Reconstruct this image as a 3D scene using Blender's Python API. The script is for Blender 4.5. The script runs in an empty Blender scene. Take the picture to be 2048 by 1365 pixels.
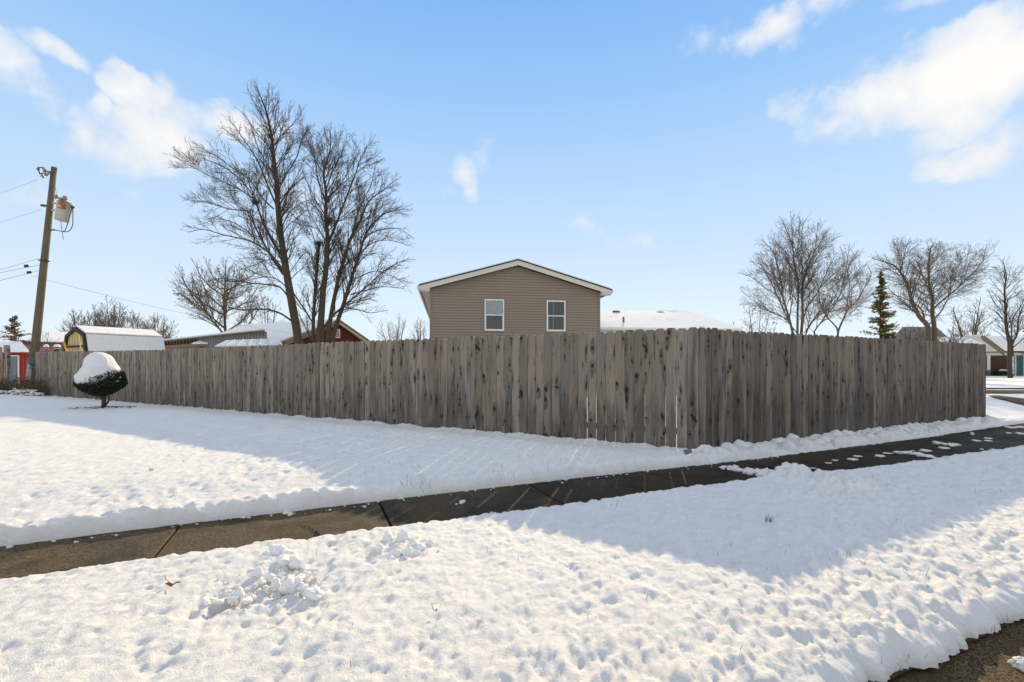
import bpy, math, random
import numpy as np
from mathutils import Vector, Matrix, noise as mnoise

random.seed(7)
rng = np.random.default_rng(11)
S = bpy.context.scene
COL = S.collection
R = math.radians

# ------------------------------------------------------------------ camera
EYE = 1.21
FOC = 910.0                        # focal length in photo pixels (16 mm on a 36 mm sensor)
cam = bpy.data.cameras.new("camera")
cam.lens = 16.0
cam.sensor_width = 36.0
cam.shift_y = 47.5 / 2048
cam.clip_start = 0.05
cam.clip_end = 5000
co = bpy.data.objects.new("camera", cam)
co.location = (0, 0, EYE)
co.rotation_euler = (R(90), 0, 0)
COL.objects.link(co)
S.camera = co

# ------------------------------------------------------------------ exposure
S.view_settings.view_transform = 'Standard'
S.view_settings.look = 'None'
S.view_settings.gamma = 1.0
S.view_settings.use_curve_mapping = False
S.view_settings.exposure = 0.45
S.render.engine = 'CYCLES'
S.cycles.max_bounces = 6
S.cycles.diffuse_bounces = 4
S.cycles.transparent_max_bounces = 8

# ------------------------------------------------------------------ sun
SUN_AZ = math.atan(0.294)          # to the right of +Y
SUN_EL = R(23.6)
sun_dir = Vector((math.sin(SUN_AZ) * math.cos(SUN_EL), math.cos(SUN_AZ) * math.cos(SUN_EL), math.sin(SUN_EL)))
sl = bpy.data.lights.new("sun", 'SUN')
sl.energy = 4.05
sl.angle = R(0.53)
sl.color = (1.0, 0.79, 0.49)
so = bpy.data.objects.new("sun", sl)
so.rotation_euler = sun_dir.to_track_quat('Z', 'Y').to_euler()
so.location = (5, 20, 15)
COL.objects.link(so)

# ------------------------------------------------------------------ node helpers
class NT:
    def __init__(s, tree):
        s.t = tree
        s.n = tree.nodes
        s.n.clear()
    def node(s, typ, **kw):
        n = s.n.new(typ)
        for k, v in kw.items():
            setattr(n, k, v)
        return n
    def link(s, a, b):
        s.t.links.new(a, b)
    def val(s, sock, v):
        if isinstance(v, bpy.types.NodeSocket):
            s.link(v, sock)
        elif v is not None:
            sock.default_value = v
    def math(s, op, a, b=None, c=None, clamp=False):
        n = s.node('ShaderNodeMath', operation=op)
        n.use_clamp = clamp
        s.val(n.inputs[0], a)
        if b is not None: s.val(n.inputs[1], b)
        if c is not None: s.val(n.inputs[2], c)
        return n.outputs[0]
    def vmath(s, op, a, b=None):
        n = s.node('ShaderNodeVectorMath', operation=op)
        s.val(n.inputs[0], a)
        if b is not None: s.val(n.inputs[1], b)
        return n.outputs['Value'] if op in ('LENGTH', 'DOT_PRODUCT', 'DISTANCE') else n.outputs[0]
    def noise(s, vec, scale, detail=3, rough=0.5, dist=0.0):
        n = s.node('ShaderNodeTexNoise')
        s.val(n.inputs['Vector'], vec)
        n.inputs['Scale'].default_value = scale
        n.inputs['Detail'].default_value = detail
        n.inputs['Roughness'].default_value = rough
        n.inputs['Distortion'].default_value = dist
        return n.outputs[0]
    def voro(s, vec, scale, feature='F1', rand=1.0):
        n = s.node('ShaderNodeTexVoronoi', feature=feature)
        s.val(n.inputs['Vector'], vec)
        n.inputs['Scale'].default_value = scale
        n.inputs['Randomness'].default_value = rand
        return n.outputs['Distance'], n.outputs['Color']
    def ramp(s, fac, stops, interp='LINEAR'):
        n = s.node('ShaderNodeValToRGB')
        n.color_ramp.interpolation = interp
        el = n.color_ramp.elements
        while len(el) < len(stops): el.new(0.5)
        for e, (p, c) in zip(el, stops):
            e.position = p
            e.color = (c, c, c, 1) if isinstance(c, (int, float)) else (*c, 1)
        s.val(n.inputs[0], fac)
        return n.outputs[0]
    def mix(s, fac, a, b, blend='MIX'):
        n = s.node('ShaderNodeMix', data_type='RGBA', blend_type=blend)
        s.val(n.inputs[0], fac)
        for sock, v in ((n.inputs[6], a), (n.inputs[7], b)):
            if isinstance(v, tuple): sock.default_value = (*v[:3], 1)
            else: s.val(sock, v)
        return n.outputs[2]
    def smooth(s, x, lo, hi):
        n = s.node('ShaderNodeMapRange', interpolation_type='SMOOTHSTEP')
        s.val(n.inputs[0], x)
        n.inputs[1].default_value = lo
        n.inputs[2].default_value = hi
        return n.outputs[0]

# ------------------------------------------------------------------ world: sky and clouds
world = bpy.data.worlds.new("World")
S.world = world
world.use_nodes = True
w = NT(world.node_tree)
sky = w.node('ShaderNodeTexSky', sky_type='NISHITA')
sky.sun_disc = False
sky.sun_elevation = SUN_EL
sky.sun_rotation = SUN_AZ
sky.altitude = 100
sky.air_density = 1.0
sky.dust_density = 0.0
sky.ozone_density = 2.0
tc = w.node('ShaderNodeTexCoord')
D = tc.outputs['Generated']
sep = w.node('ShaderNodeSeparateXYZ')
w.link(D, sep.inputs[0])
az = w.math('ARCTAN2', sep.outputs[0], sep.outputs[1])
el = w.math('ARCSINE', sep.outputs[2])
comb = w.node('ShaderNodeCombineXYZ')
w.link(az, comb.inputs[0]); w.link(el, comb.inputs[1])
wn = w.node('ShaderNodeTexNoise'); w.link(D, wn.inputs['Vector']); wn.inputs['Scale'].default_value = 7.0; wn.inputs['Detail'].default_value = 4; wn.inputs['Roughness'].default_value = 0.55
warp = w.vmath('MULTIPLY', w.vmath('SUBTRACT', wn.outputs['Color'], (0.5, 0.5, 0.5)), (0.14, 0.12, 0))
AE = w.vmath('ADD', comb.outputs[0], warp)
n1 = w.noise(D, 5.0, 7, 0.58, 0.3)
n2 = w.noise(D, 15.0, 6, 0.62, 0.4)
def px_ang(px, py):
    x, z = (px - 1024) / FOC, (730 - py) / FOC
    return math.atan2(x, 1), math.atan2(z, math.hypot(x, 1))
blobs = []
def blob(px, py, wpx, hpx, s=1.0):
    a0, e0 = px_ang(px, py)
    a1, _ = px_ang(px - wpx, py); a2, _ = px_ang(px + wpx, py)
    _, e1 = px_ang(px, py + hpx); _, e2 = px_ang(px, py - hpx)
    blobs.append((a0, e0, abs(a2 - a1) / 2, abs(e2 - e1) / 2, s))
for b in [(1905, 135, 260, 112, 2.5), (2020, 130, 240, 112, 2.5), (1780, 180, 140, 95, 1.8), (1700, 235, 105, 62, 1.0), (1615, 205, 85, 48, 0.7), (1640, 255, 60, 45, 0.5),
          (2015, 285, 165, 60, 0.9), (1900, 300, 75, 45, 0.6), (1960, 215, 210, 55, 0.75), (1460, 85, 125, 58, 1.05), (1545, 45, 150, 70, 1.2), (1660, 15, 200, 58, 1.0), (1830, -15, 160, 40, 0.5),
          (455, 250, 135, 72, 1.7), (345, 285, 165, 88, 1.25), (550, 275, 100, 70, 1.2), (230, 168, 95, 46, 1.15), (290, 198, 50, 42, 0.6), (150, 255, 65, 60, 0.8), (250, 285, 105, 85, 0.7), (20, 150, 85, 85, 1.5), (60, 190, 60, 50, 0.7), (330, 190, 60, 45, 0.6), (180, 215, 50, 45, 0.6),
          (95, 100, 58, 36, 0.75), (640, 385, 230, 70, 0.85), (560, 320, 120, 70, 0.7), (915, 345, 55, 48, 0.65), (935, 378, 30, 34, 0.5), (840, 378, 48, 50, 0.65), (870, 400, 30, 30, 0.4), (970, 310, 40, 34, 0.4),
          (1185, 460, 70, 28, 0.42), (1270, 485, 70, 40, 0.5), (270, 405, 50, 34, 0.4), (80, 385, 120, 45, 0.5)]:
    blob(*b)
mask = None
for a0, e0, ra, re, s in blobs:
    v = w.vmath('SUBTRACT', AE, (a0, e0, 0))
    v = w.vmath('MULTIPLY', v, (1 / ra, 1 / re, 0))
    m = w.math('MULTIPLY_ADD', w.vmath('LENGTH', v), -s, s)
    mask = m if mask is None else w.math('MAXIMUM', mask, m)
# thicker unseen cloud overhead and all round, added to whiten the fill light
reg = w.math('MAXIMUM', w.smooth(w.math('ABSOLUTE', az), 0.98, 1.35), w.smooth(el, 0.70, 0.95))
over = w.math('MULTIPLY_ADD', w.noise(D, 2.4, 3, 0.5), 6.0, -2.25)
over = w.math('ADD', over, w.math('MULTIPLY_ADD', reg, 4.0, -4.0))
mask = w.math('MAXIMUM', mask, w.math('MINIMUM', over, 1.6))
nn = w.math('ADD', w.math('MULTIPLY_ADD', n1, 3.4, -1.78), w.math('MULTIPLY_ADD', n2, 1.9, -0.95))
dens0 = w.math('ADD', mask, nn)
dens = w.math('MULTIPLY', w.smooth(dens0, -0.12, 1.08), w.smooth(mask, 0.0, 0.28))
cl_col = w.mix(w.smooth(dens0, 0.6, 2.0), (0.82, 0.87, 0.94), (1.0, 0.985, 0.965))
SKY_STRENGTH = 0.15
GAIN = SKY_STRENGTH * 2 ** S.view_settings.exposure       # strength and exposure together
haze = w.ramp(w.math('DIVIDE', el, math.pi / 2), [(0.0, (.82, .91, .985)), (0.077, (.737, .863, .985)), (0.131, (.65, .80, .985)), (0.20, (.546, .737, .98)),
              (0.263, (.456, .673, .97)), (0.333, (.345, .595, .96)), (0.43, (.235, .485, .93)), (0.65, (.17, .40, .84)), (1.0, (.13, .34, .76))])
haze = w.mix(1.0, haze, (1 / GAIN,) * 3, 'MULTIPLY')
skyc = w.mix(0.95, sky.outputs[0], haze)
cl_scaled = w.mix(1.0, cl_col, (1 / GAIN,) * 3, 'MULTIPLY')
final = w.mix(dens, skyc, cl_scaled)
bg = w.node('ShaderNodeBackground')
bg.inputs[1].default_value = SKY_STRENGTH
w.link(final, bg.inputs[0])
wo = w.node('ShaderNodeOutputWorld')
w.link(bg.outputs[0], wo.inputs[0])

# ------------------------------------------------------------------ materials
def material(name, rough=0.8, spec=0.3):
    m = bpy.data.materials.new(name)
    m.use_nodes = True
    t = NT(m.node_tree)
    b = t.node('ShaderNodeBsdfPrincipled')
    o = t.node('ShaderNodeOutputMaterial')
    t.link(b.outputs[0], o.inputs[0])
    b.inputs['Roughness'].default_value = rough
    b.inputs['Specular IOR Level'].default_value = spec
    return m, t, b
def bump(t, b, h, strength, dist):
    n = t.node('ShaderNodeBump')
    n.inputs['Strength'].default_value = strength
    n.inputs['Distance'].default_value = dist
    t.link(h, n.inputs['Height'])
    t.link(n.outputs[0], b.inputs['Normal'])
def objco(t):
    return t.node('ShaderNodeTexCoord').outputs['Object']
def posco(t):
    return t.node('ShaderNodeNewGeometry').outputs['Position']

def mat_plain(name, col, var=0.15, scale=6.0, rough=0.7, spec=0.3, stretch=(1, 1, 1), bmp=0.0, metal=0.0):
    m, t, b = material(name, rough, spec)
    v = t.vmath('MULTIPLY', posco(t), tuple(stretch))
    n = t.noise(v, scale, 5, 0.6)
    c = t.mix(n, tuple(x * (1 - var) for x in col), tuple(min(1, x * (1 + var)) for x in col))
    t.link(c, b.inputs['Base Color'])
    b.inputs['Metallic'].default_value = metal
    if bmp: bump(t, b, n, 0.5, bmp)
    return m

def mat_snow(name='snow', dirt=0.0, grain=1.0):
    m, t, b = material(name, 0.75, 0.12)
    p = posco(t)
    n = t.noise(p, 3.0, 4, 0.6)
    c = t.mix(n, (0.83, 0.805, 0.765), (0.89, 0.865, 0.825))
    if dirt:
        d = t.smooth(t.noise(p, 9.0, 5, 0.65), 0.60, 0.85)
        c = t.mix(t.math('MULTIPLY', d, dirt), c, (0.62, 0.57, 0.50))
    t.link(c, b.inputs['Base Color'])
    h = t.math('ADD', t.noise(p, 26.0, 7, 0.72), t.math('MULTIPLY', t.noise(p, 190.0, 3, 0.65), 0.45))
    bump(t, b, h, 0.95 * grain, 0.018 * grain)
    b.inputs['Subsurface Weight'].default_value = 0.0
    return m
M_SNOW = mat_snow('snow', 0.0)
M_SNOW_CLUMP = mat_snow('clumped_snow', 0.0, 0.55)
M_SNOW_DIRTY = mat_snow('old_snow', 0.45)

def mat_roof_snow(name, patches=0.0, row=0.22):
    m, t, b = material(name, 0.9, 0.04)
    p = posco(t)
    n = t.noise(p, 1.6, 4, 0.6)
    c = t.mix(n, (0.83, 0.81, 0.775), (0.92, 0.895, 0.855))
    sp = t.node('ShaderNodeSeparateXYZ'); t.link(p, sp.inputs[0])
    saw = t.math('FRACT', t.math('MULTIPLY_ADD', sp.outputs[2], 1 / row, t.math('MULTIPLY', t.noise(p, 5, 2), 0.35)))
    if patches:
        q = t.math('MULTIPLY', t.smooth(t.noise(t.vmath('MULTIPLY', p, (0.35, 0.35, 0.9)), 1.0, 4, 0.6), 0.60, 0.72), t.smooth(t.noise(t.vmath('MULTIPLY', p, (3, 3, 20)), 1.0, 3), 0.46, 0.56))
        c = t.mix(t.math('MULTIPLY', q, patches), c, (0.10, 0.075, 0.06))
    t.link(c, b.inputs['Base Color'])
    h = t.math('ADD', t.math('MULTIPLY', saw, 0.5), t.noise(p, 9.0, 5, 0.65))
    bump(t, b, h, 0.6, 0.05)
    return m
M_ROOF_SNOW = mat_roof_snow('roof_snow')
M_ROOF_SNOW_MELT = mat_roof_snow('melting_roof_snow', 0.9, 0.16)

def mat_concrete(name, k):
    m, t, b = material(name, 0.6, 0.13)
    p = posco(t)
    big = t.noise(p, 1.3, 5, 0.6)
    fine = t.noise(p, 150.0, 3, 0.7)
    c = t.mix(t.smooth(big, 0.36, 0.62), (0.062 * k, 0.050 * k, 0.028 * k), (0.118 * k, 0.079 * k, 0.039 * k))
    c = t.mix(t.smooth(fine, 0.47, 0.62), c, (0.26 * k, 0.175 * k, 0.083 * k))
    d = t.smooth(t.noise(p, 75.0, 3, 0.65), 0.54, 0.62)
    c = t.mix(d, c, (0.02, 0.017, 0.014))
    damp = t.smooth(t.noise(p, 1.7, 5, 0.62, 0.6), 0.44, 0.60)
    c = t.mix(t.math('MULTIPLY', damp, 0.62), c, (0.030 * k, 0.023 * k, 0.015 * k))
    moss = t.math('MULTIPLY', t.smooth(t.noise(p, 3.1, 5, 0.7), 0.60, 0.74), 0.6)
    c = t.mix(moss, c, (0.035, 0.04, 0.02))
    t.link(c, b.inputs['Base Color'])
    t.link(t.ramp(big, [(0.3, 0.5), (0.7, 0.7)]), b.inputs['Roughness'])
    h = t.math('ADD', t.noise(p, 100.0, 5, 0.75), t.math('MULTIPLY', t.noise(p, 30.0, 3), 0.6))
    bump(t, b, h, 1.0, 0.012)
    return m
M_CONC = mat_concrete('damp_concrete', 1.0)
M_CONC_HALF_SHADE = mat_concrete('half_shaded_concrete', 0.6)  # between lit and shaded slabs; some fence shade mixed into the colour
M_CONC_WET_SHADE = mat_concrete('wet_shaded_concrete', 0.36)  # wet look, with the fence's shade put into the colour as well
def mat_asphalt():
    m, t, b = material('asphalt', 0.75, 0.12)
    p = posco(t)
    fine = t.noise(p, 110.0, 3, 0.75)
    c = t.mix(t.smooth(fine, 0.40, 0.66), (0.024, 0.018, 0.012), (0.24, 0.155, 0.074))
    c = t.mix(t.smooth(t.noise(p, 2.0, 4), 0.45, 0.75), c, (0.075, 0.049, 0.025))
    t.link(c, b.inputs['Base Color'])
    h = t.math('ADD', t.noise(p, 100.0, 4, 0.75), t.math('MULTIPLY', t.noise(p, 40.0, 3), 0.6))
    bump(t, b, h, 1.0, 0.010)
    return m
M_ASPH = mat_asphalt()
M_TURF = mat_plain('frozen_turf', (0.045, 0.042, 0.022), 0.6, 40, 0.95, 0.1, bmp=0.02)

def mat_plank(name, tint, stain):
    m, t, b = material(name, 0.85, 0.15)
    p = objco(t)
    oi = t.node('ShaderNodeObjectInfo').outputs['Random']
    off = t.node('ShaderNodeCombineXYZ')
    t.link(t.math('MULTIPLY', oi, 53.0), off.inputs[0])
    t.link(t.math('MULTIPLY', oi, 91.0), off.inputs[1])
    t.link(t.math('MULTIPLY', oi, 37.0), off.inputs[2])
    q = t.vmath('ADD', p, off.outputs[0])
    warp = t.noise(t.vmath('MULTIPLY', q, (9, 9, 3.0)), 1.0, 2)
    wv = t.node('ShaderNodeCombineXYZ')
    t.link(t.math('MULTIPLY_ADD', warp, 0.05, -0.025), wv.inputs[0])
    t.link(t.math('MULTIPLY_ADD', warp, 0.10, -0.05), wv.inputs[2])
    qw = t.vmath('ADD', q, wv.outputs[0])
    grain = t.noise(t.vmath('MULTIPLY', qw, (95, 20, 1.6)), 1.0, 5, 0.66)
    broad = t.noise(t.vmath('MULTIPLY', q, (8, 5, 0.9)), 1.0, 4, 0.6)
    hue = t.noise(t.vmath('MULTIPLY', q, (4, 4, 1.3)), 1.0, 3, 0.5)
    c = t.mix(t.smooth(hue, 0.35, 0.65), (0.300, 0.252, 0.196), (0.262, 0.238, 0.208))
    c = t.mix(t.smooth(grain, 0.25, 0.75), t.mix(1.0, c, (0.76, 0.74, 0.73), 'MULTIPLY'), t.mix(1.0, c, (1.12, 1.11, 1.09), 'MULTIPLY'))
    # grey-blue weather stains that run down the boards
    sp = t.node('ShaderNodeSeparateXYZ'); t.link(p, sp.inputs[0])
    low = t.smooth(sp.outputs[2], 1.5, 0.1)
    st = t.smooth(t.math('ADD', t.math('ADD', broad, stain), t.math('MULTIPLY', low, 0.20)), 0.56, 0.76)
    c = t.mix(t.math('MULTIPLY', st, 0.66), c, (0.074, 0.071, 0.075))
    # green mildew on some boards
    mil = t.smooth(t.noise(t.vmath('MULTIPLY', q, (10, 10, 1.6)), 1.0, 3, 0.6), 0.58, 0.78)
    c = t.mix(t.math('MULTIPLY', mil, 0.55), c, (0.105, 0.100, 0.055))
    # knots: dark elliptical cores with a dirty halo drawn along the grain
    kv = t.vmath('MULTIPLY', qw, (5.6, 0.0, 4.0))
    vn = t.node('ShaderNodeTexVoronoi'); t.link(kv, vn.inputs['Vector']); vn.inputs['Scale'].default_value = 1.0
    ks = t.node('ShaderNodeSeparateColor'); t.link(vn.outputs['Color'], ks.inputs[0])
    dm = t.vmath('MULTIPLY', t.vmath('SUBTRACT', kv, vn.outputs['Position']), (1 / 5.6, 0.0, 1 / 4.0))
    vr = t.node('ShaderNodeVectorRotate', rotation_type='Y_AXIS'); t.link(dm, vr.inputs['Vector'])
    spike = t.smooth(ks.outputs[1], 0.74, 0.86)
    t.link(t.math('MULTIPLY', spike, t.math('MULTIPLY_ADD', ks.outputs[2], 2.0, -1.0)), vr.inputs['Angle'])
    R_ = t.math('MULTIPLY_ADD', t.math('POWER', ks.outputs[0], 1.7), 0.022, 0.004)
    R_ = t.math('MULTIPLY', R_, t.math('GREATER_THAN', ks.outputs[0], 0.30))
    sv = t.node('ShaderNodeSeparateXYZ'); t.link(vr.outputs[0], sv.inputs[0])
    zs = t.math('DIVIDE', sv.outputs[2], t.math('MULTIPLY_ADD', spike, 1.6, 1.35))
    cd = t.math('SQRT', t.math('ADD', t.math('MULTIPLY', sv.outputs[0], sv.outputs[0]), t.math('MULTIPLY', zs, zs)))
    hn = t.noise(t.vmath('MULTIPLY', q, (70, 20, 9)), 1.0, 4, 0.6)
    cdn = t.math('ADD', cd, t.math('MULTIPLY_ADD', hn, 0.010, -0.005))
    core = t.smooth(t.math('SUBTRACT', R_, cdn), -0.005, 0.005)
    sd = t.node('ShaderNodeSeparateXYZ'); t.link(dm, sd.inputs[0])
    zh = t.math('DIVIDE', sd.outputs[2], 5.5)
    hd = t.math('SQRT', t.math('ADD', t.math('MULTIPLY', sd.outputs[0], sd.outputs[0]), t.math('MULTIPLY', zh, zh)))
    halo = t.smooth(t.math('SUBTRACT', t.math('MULTIPLY', R_, 1.9), hd), -0.012, 0.022)
    c = t.mix(t.math('MULTIPLY', halo, t.smooth(hn, 0.25, 0.65)), c, (0.085, 0.078, 0.072))
    c = t.mix(t.math('MULTIPLY', core, t.math('MULTIPLY_ADD', hn, 0.45, 0.66)), c, (0.024, 0.021, 0.021))
    bv = t.math('MULTIPLY_ADD', t.node('ShaderNodeTexWhiteNoise', noise_dimensions='1D').outputs[0], 0.50, 0.76)
    # two nails at each of the three rails, with a short rust streak below
    ax_ = t.math('SUBTRACT', t.math('ABSOLUTE', sp.outputs[0]), 0.036)
    nail = None
    for zn in (0.36, 1.04, 1.59):
        dz = t.math('SUBTRACT', sp.outputs[2], zn)
        nd = t.math('SQRT', t.math('ADD', t.math('MULTIPLY', ax_, ax_), t.math('MULTIPLY', dz, dz)))
        head = t.smooth(nd, 0.0055, 0.0035)
        run = t.math('MULTIPLY', t.math('MULTIPLY', t.smooth(t.math('ABSOLUTE', ax_), 0.006, 0.001), t.smooth(dz, -0.07, 0.0)), t.math('LESS_THAN', dz, 0.0))
        nl_ = t.math('MAXIMUM', head, t.math('MULTIPLY', run, 0.5))
        nail = nl_ if nail is None else t.math('MAXIMUM', nail, nl_)
    c = t.mix(t.math('MULTIPLY', nail, 0.8), c, (0.035, 0.028, 0.024))
    wnode = next(n for n in t.n if n.type == 'TEX_WHITE_NOISE'); t.link(t.math('MULTIPLY', oi, 917.0), wnode.inputs['W'])
    bc = t.node('ShaderNodeCombineColor')
    for i in range(3): t.link(t.math('MULTIPLY', bv, tint[i]), bc.inputs[i])
    c = t.mix(1.0, c, bc.outputs[0], 'MULTIPLY')
    t.link(c, b.inputs['Base Color'])
    bump(t, b, t.math('ADD', grain, t.math('MULTIPLY', core, -0.6)), 0.5, 0.004)
    return m
M_PLANK = mat_plank('weathered_pine', (0.97, 0.93, 0.885), 0.03)
M_PLANK_STAINED = mat_plank('stained_pine', (0.80, 0.76, 0.735), 0.06)

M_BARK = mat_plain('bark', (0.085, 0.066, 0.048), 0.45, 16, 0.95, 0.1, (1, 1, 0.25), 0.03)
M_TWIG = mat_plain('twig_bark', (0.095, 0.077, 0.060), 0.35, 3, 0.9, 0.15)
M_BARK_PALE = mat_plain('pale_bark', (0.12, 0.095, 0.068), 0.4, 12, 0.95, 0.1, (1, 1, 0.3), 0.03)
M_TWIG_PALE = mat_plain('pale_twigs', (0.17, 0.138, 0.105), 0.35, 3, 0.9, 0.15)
def mat_leafy(name, col, var, scale, tr):
    m = mat_plain(name, col, var, scale, 0.7, 0.2)
    t = m.node_tree; b = next(n for n in t.nodes if n.type == 'BSDF_PRINCIPLED'); o = next(n for n in t.nodes if n.type == 'OUTPUT_MATERIAL')
    tl = t.nodes.new('ShaderNodeBsdfTranslucent'); mx = t.nodes.new('ShaderNodeMixShader'); mx.inputs[0].default_value = tr
    t.links.new(b.inputs['Base Color'].links[0].from_socket, tl.inputs[0])
    t.links.new(b.outputs[0], mx.inputs[1]); t.links.new(tl.outputs[0], mx.inputs[2]); t.links.new(mx.outputs[0], o.inputs[0])
    return m
M_NEEDLE = mat_leafy('spruce_needles', (0.15, 0.135, 0.045), 0.6, 1.5, 0.5)
M_DEADLEAF = mat_leafy('dead_leaves', (0.17, 0.09, 0.045), 0.5, 5, 0.4)
M_NEEDLE_DARK = mat_plain('dark_needles', (0.030, 0.042, 0.022), 0.6, 8, 0.7, 0.2)
M_NEEDLE_BROWN = mat_leafy('brown_needles', (0.17, 0.11, 0.065), 0.5, 2, 0.4)
M_POLE = mat_plain('pole_wood', (0.15, 0.12, 0.078), 0.6, 11, 0.9, 0.1, (1, 1, 0.12), 0.01)
M_GALV = mat_plain('galvanised_steel', (0.40, 0.40, 0.38), 0.2, 6, 0.5, 0.5)
M_PIPE = mat_plain('plastic_guard', (0.30, 0.29, 0.25), 0.25, 4, 0.6, 0.3, (1, 1, 0.3))
M_BAND = mat_plain('blue_grey_band', (0.075, 0.09, 0.10), 0.2, 8, 0.5, 0.4)
M_WIRE = mat_plain('wire', (0.06, 0.06, 0.065), 0.2, 4, 0.6, 0.3)
M_PORC = mat_plain('porcelain', (0.28, 0.26, 0.23), 0.2, 8, 0.4, 0.5)
M_DARKMETAL = mat_plain('dark_metal', (0.05, 0.045, 0.04), 0.3, 8, 0.6, 0.4)
def mat_can():
    m, t, b = material('transformer_paint', 0.55, 0.4)
    p = objco(t)
    g = t.node('ShaderNodeTexCoord').outputs['Object']
    n = t.noise(p, 6.5, 4, 0.6)
    sp = t.node('ShaderNodeSeparateXYZ'); t.link(p, sp.inputs[0])
    top = t.smooth(sp.outputs[2], 0.40, 0.52)
    right = t.math('MULTIPLY', t.smooth(sp.outputs[0], -0.10, 0.05), t.smooth(sp.outputs[1], 0.0, -0.1))
    r = t.math('MULTIPLY', t.smooth(n, 0.42, 0.52), t.math('MULTIPLY', top, right))
    c = t.mix(r, (0.44, 0.41, 0.34), (0.24, 0.085, 0.02))
    t.link(c, b.inputs['Base Color'])
    return m
M_CAN = mat_can()
M_TAN = mat_plain('tan_vinyl', (0.265, 0.212, 0.158), 0.05, 0.7, 0.6, 0.3)
M_TRIM = mat_plain('cream_trim', (0.62, 0.58, 0.51), 0.05, 3, 0.6, 0.3)
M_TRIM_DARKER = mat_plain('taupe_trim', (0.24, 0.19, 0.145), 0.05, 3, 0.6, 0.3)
M_SHINGLE = mat_plain('shingles', (0.055, 0.045, 0.040), 0.4, 20, 0.9, 0.2)
M_WINFRAME = mat_plain('white_vinyl', (0.78, 0.76, 0.72), 0.03, 3, 0.5, 0.4)
M_DARKROOM = mat_plain('dim_room', (0.020, 0.024, 0.026), 0.4, 3, 0.9, 0.1)
M_CURTAIN = mat_plain('curtain', (0.80, 0.80, 0.80), 0.2, 6, 0.9, 0.1, (6, 6, 0.3))
M_RED = mat_plain('red_siding', (0.30, 0.030, 0.022), 0.12, 2, 0.6, 0.3)
M_MAROON = mat_plain('maroon_siding', (0.105, 0.022, 0.020), 0.12, 2, 0.7, 0.3)
M_CREAM = mat_plain('cream_boards', (0.62, 0.49, 0.27), 0.10, 4, 0.7, 0.2)
M_BROWN = mat_plain('dark_brown_trim', (0.045, 0.030, 0.030), 0.2, 5, 0.7, 0.2)
M_GREYMETAL = mat_plain('grey_metal_sheet', (0.185, 0.185, 0.165), 0.07, 2, 0.6, 0.3)
M_OLDWOOD = mat_plain('bare_boards', (0.22, 0.16, 0.105), 0.3, 4, 0.9, 0.1, (1, 1, 6))
M_DOORGREY = mat_plain('grey_door_paint', (0.16, 0.18, 0.205), 0.06, 3, 0.5, 0.4)
M_YELLOW = mat_plain('pale_yellow_paint', (0.60, 0.52, 0.16), 0.08, 8, 0.5, 0.4)
M_ORANGE = mat_plain('amber_paint', (0.62, 0.36, 0.045), 0.08, 8, 0.5, 0.4)
M_BEIGE = mat_plain('beige_siding', (0.24, 0.205, 0.145), 0.08, 3, 0.7, 0.2)
M_BRICK = mat_plain('brown_brick', (0.105, 0.058, 0.043), 0.35, 30, 0.9, 0.1, (1, 1, 3))
M_MORTAR = mat_plain('mortar', (0.14, 0.11, 0.095), 0.1, 10, 0.9, 0.1)
M_TEAL = mat_plain('teal_paint', (0.010, 0.105, 0.115), 0.08, 3, 0.5, 0.4)
M_ROOFMETAL = mat_plain('snowy_sheet_roof', (0.66, 0.68, 0.72), 0.12, 1.2, 0.5, 0.3)
M_STRAW = mat_plain('dry_grass', (0.16, 0.135, 0.065), 0.4, 15, 0.8, 0.2)
M_GRASS = mat_plain('green_grass', (0.055, 0.075, 0.022), 0.4, 15, 0.8, 0.2)
M_LEAF = mat_plain('oak_leaf', (0.25, 0.105, 0.040), 0.5, 40, 0.7, 0.3)
M_VENT = mat_plain('brown_vent', (0.16, 0.10, 0.07), 0.2, 8, 0.95, 0.02)
M_OLDROOF = mat_plain('old_brown_shingles', (0.21, 0.175, 0.155), 0.5, 2.5, 0.9, 0.2)
M_CRACK = mat_plain('dark_joint', (0.012, 0.010, 0.009), 0.3, 20, 0.95, 0.05)
M_DIRT = mat_plain('dirt', (0.030, 0.022, 0.016), 0.4, 20, 0.95, 0.1)
def mat_glass():
    m = bpy.data.materials.new('window_glass'); m.use_nodes = True
    t = NT(m.node_tree)
    o = t.node('ShaderNodeOutputMaterial')
    fr = t.node('ShaderNodeFresnel'); fr.inputs[0].default_value = 1.52
    tr = t.node('ShaderNodeBsdfTransparent'); tr.inputs[0].default_value = (0.86, 0.9, 0.9, 1)
    gl = t.node('ShaderNodeBsdfGlossy'); gl.inputs['Roughness'].default_value = 0.02
    mx = t.node('ShaderNodeMixShader')
    t.link(t.math('MULTIPLY', fr.outputs[0], 1.5, clamp=True), mx.inputs[0])
    t.link(tr.outputs[0], mx.inputs[1]); t.link(gl.outputs[0], mx.inputs[2]); t.link(mx.outputs[0], o.inputs[0])
    return m
M_GLASS = mat_glass()

# ------------------------------------------------------------------ mesh helpers
def P(px, py, d):
    """World point seen at photo pixel (px, py) at forward distance d."""
    return Vector(((px - 1024) / FOC * d, d, EYE + (730 - py) / FOC * d))
def G(px, py, z=0.0):
    """Ground point (height z) under photo pixel."""
    d = (EYE - z) * FOC / (py - 730)
    return Vector(((px - 1024) / FOC * d, d, z))

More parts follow.
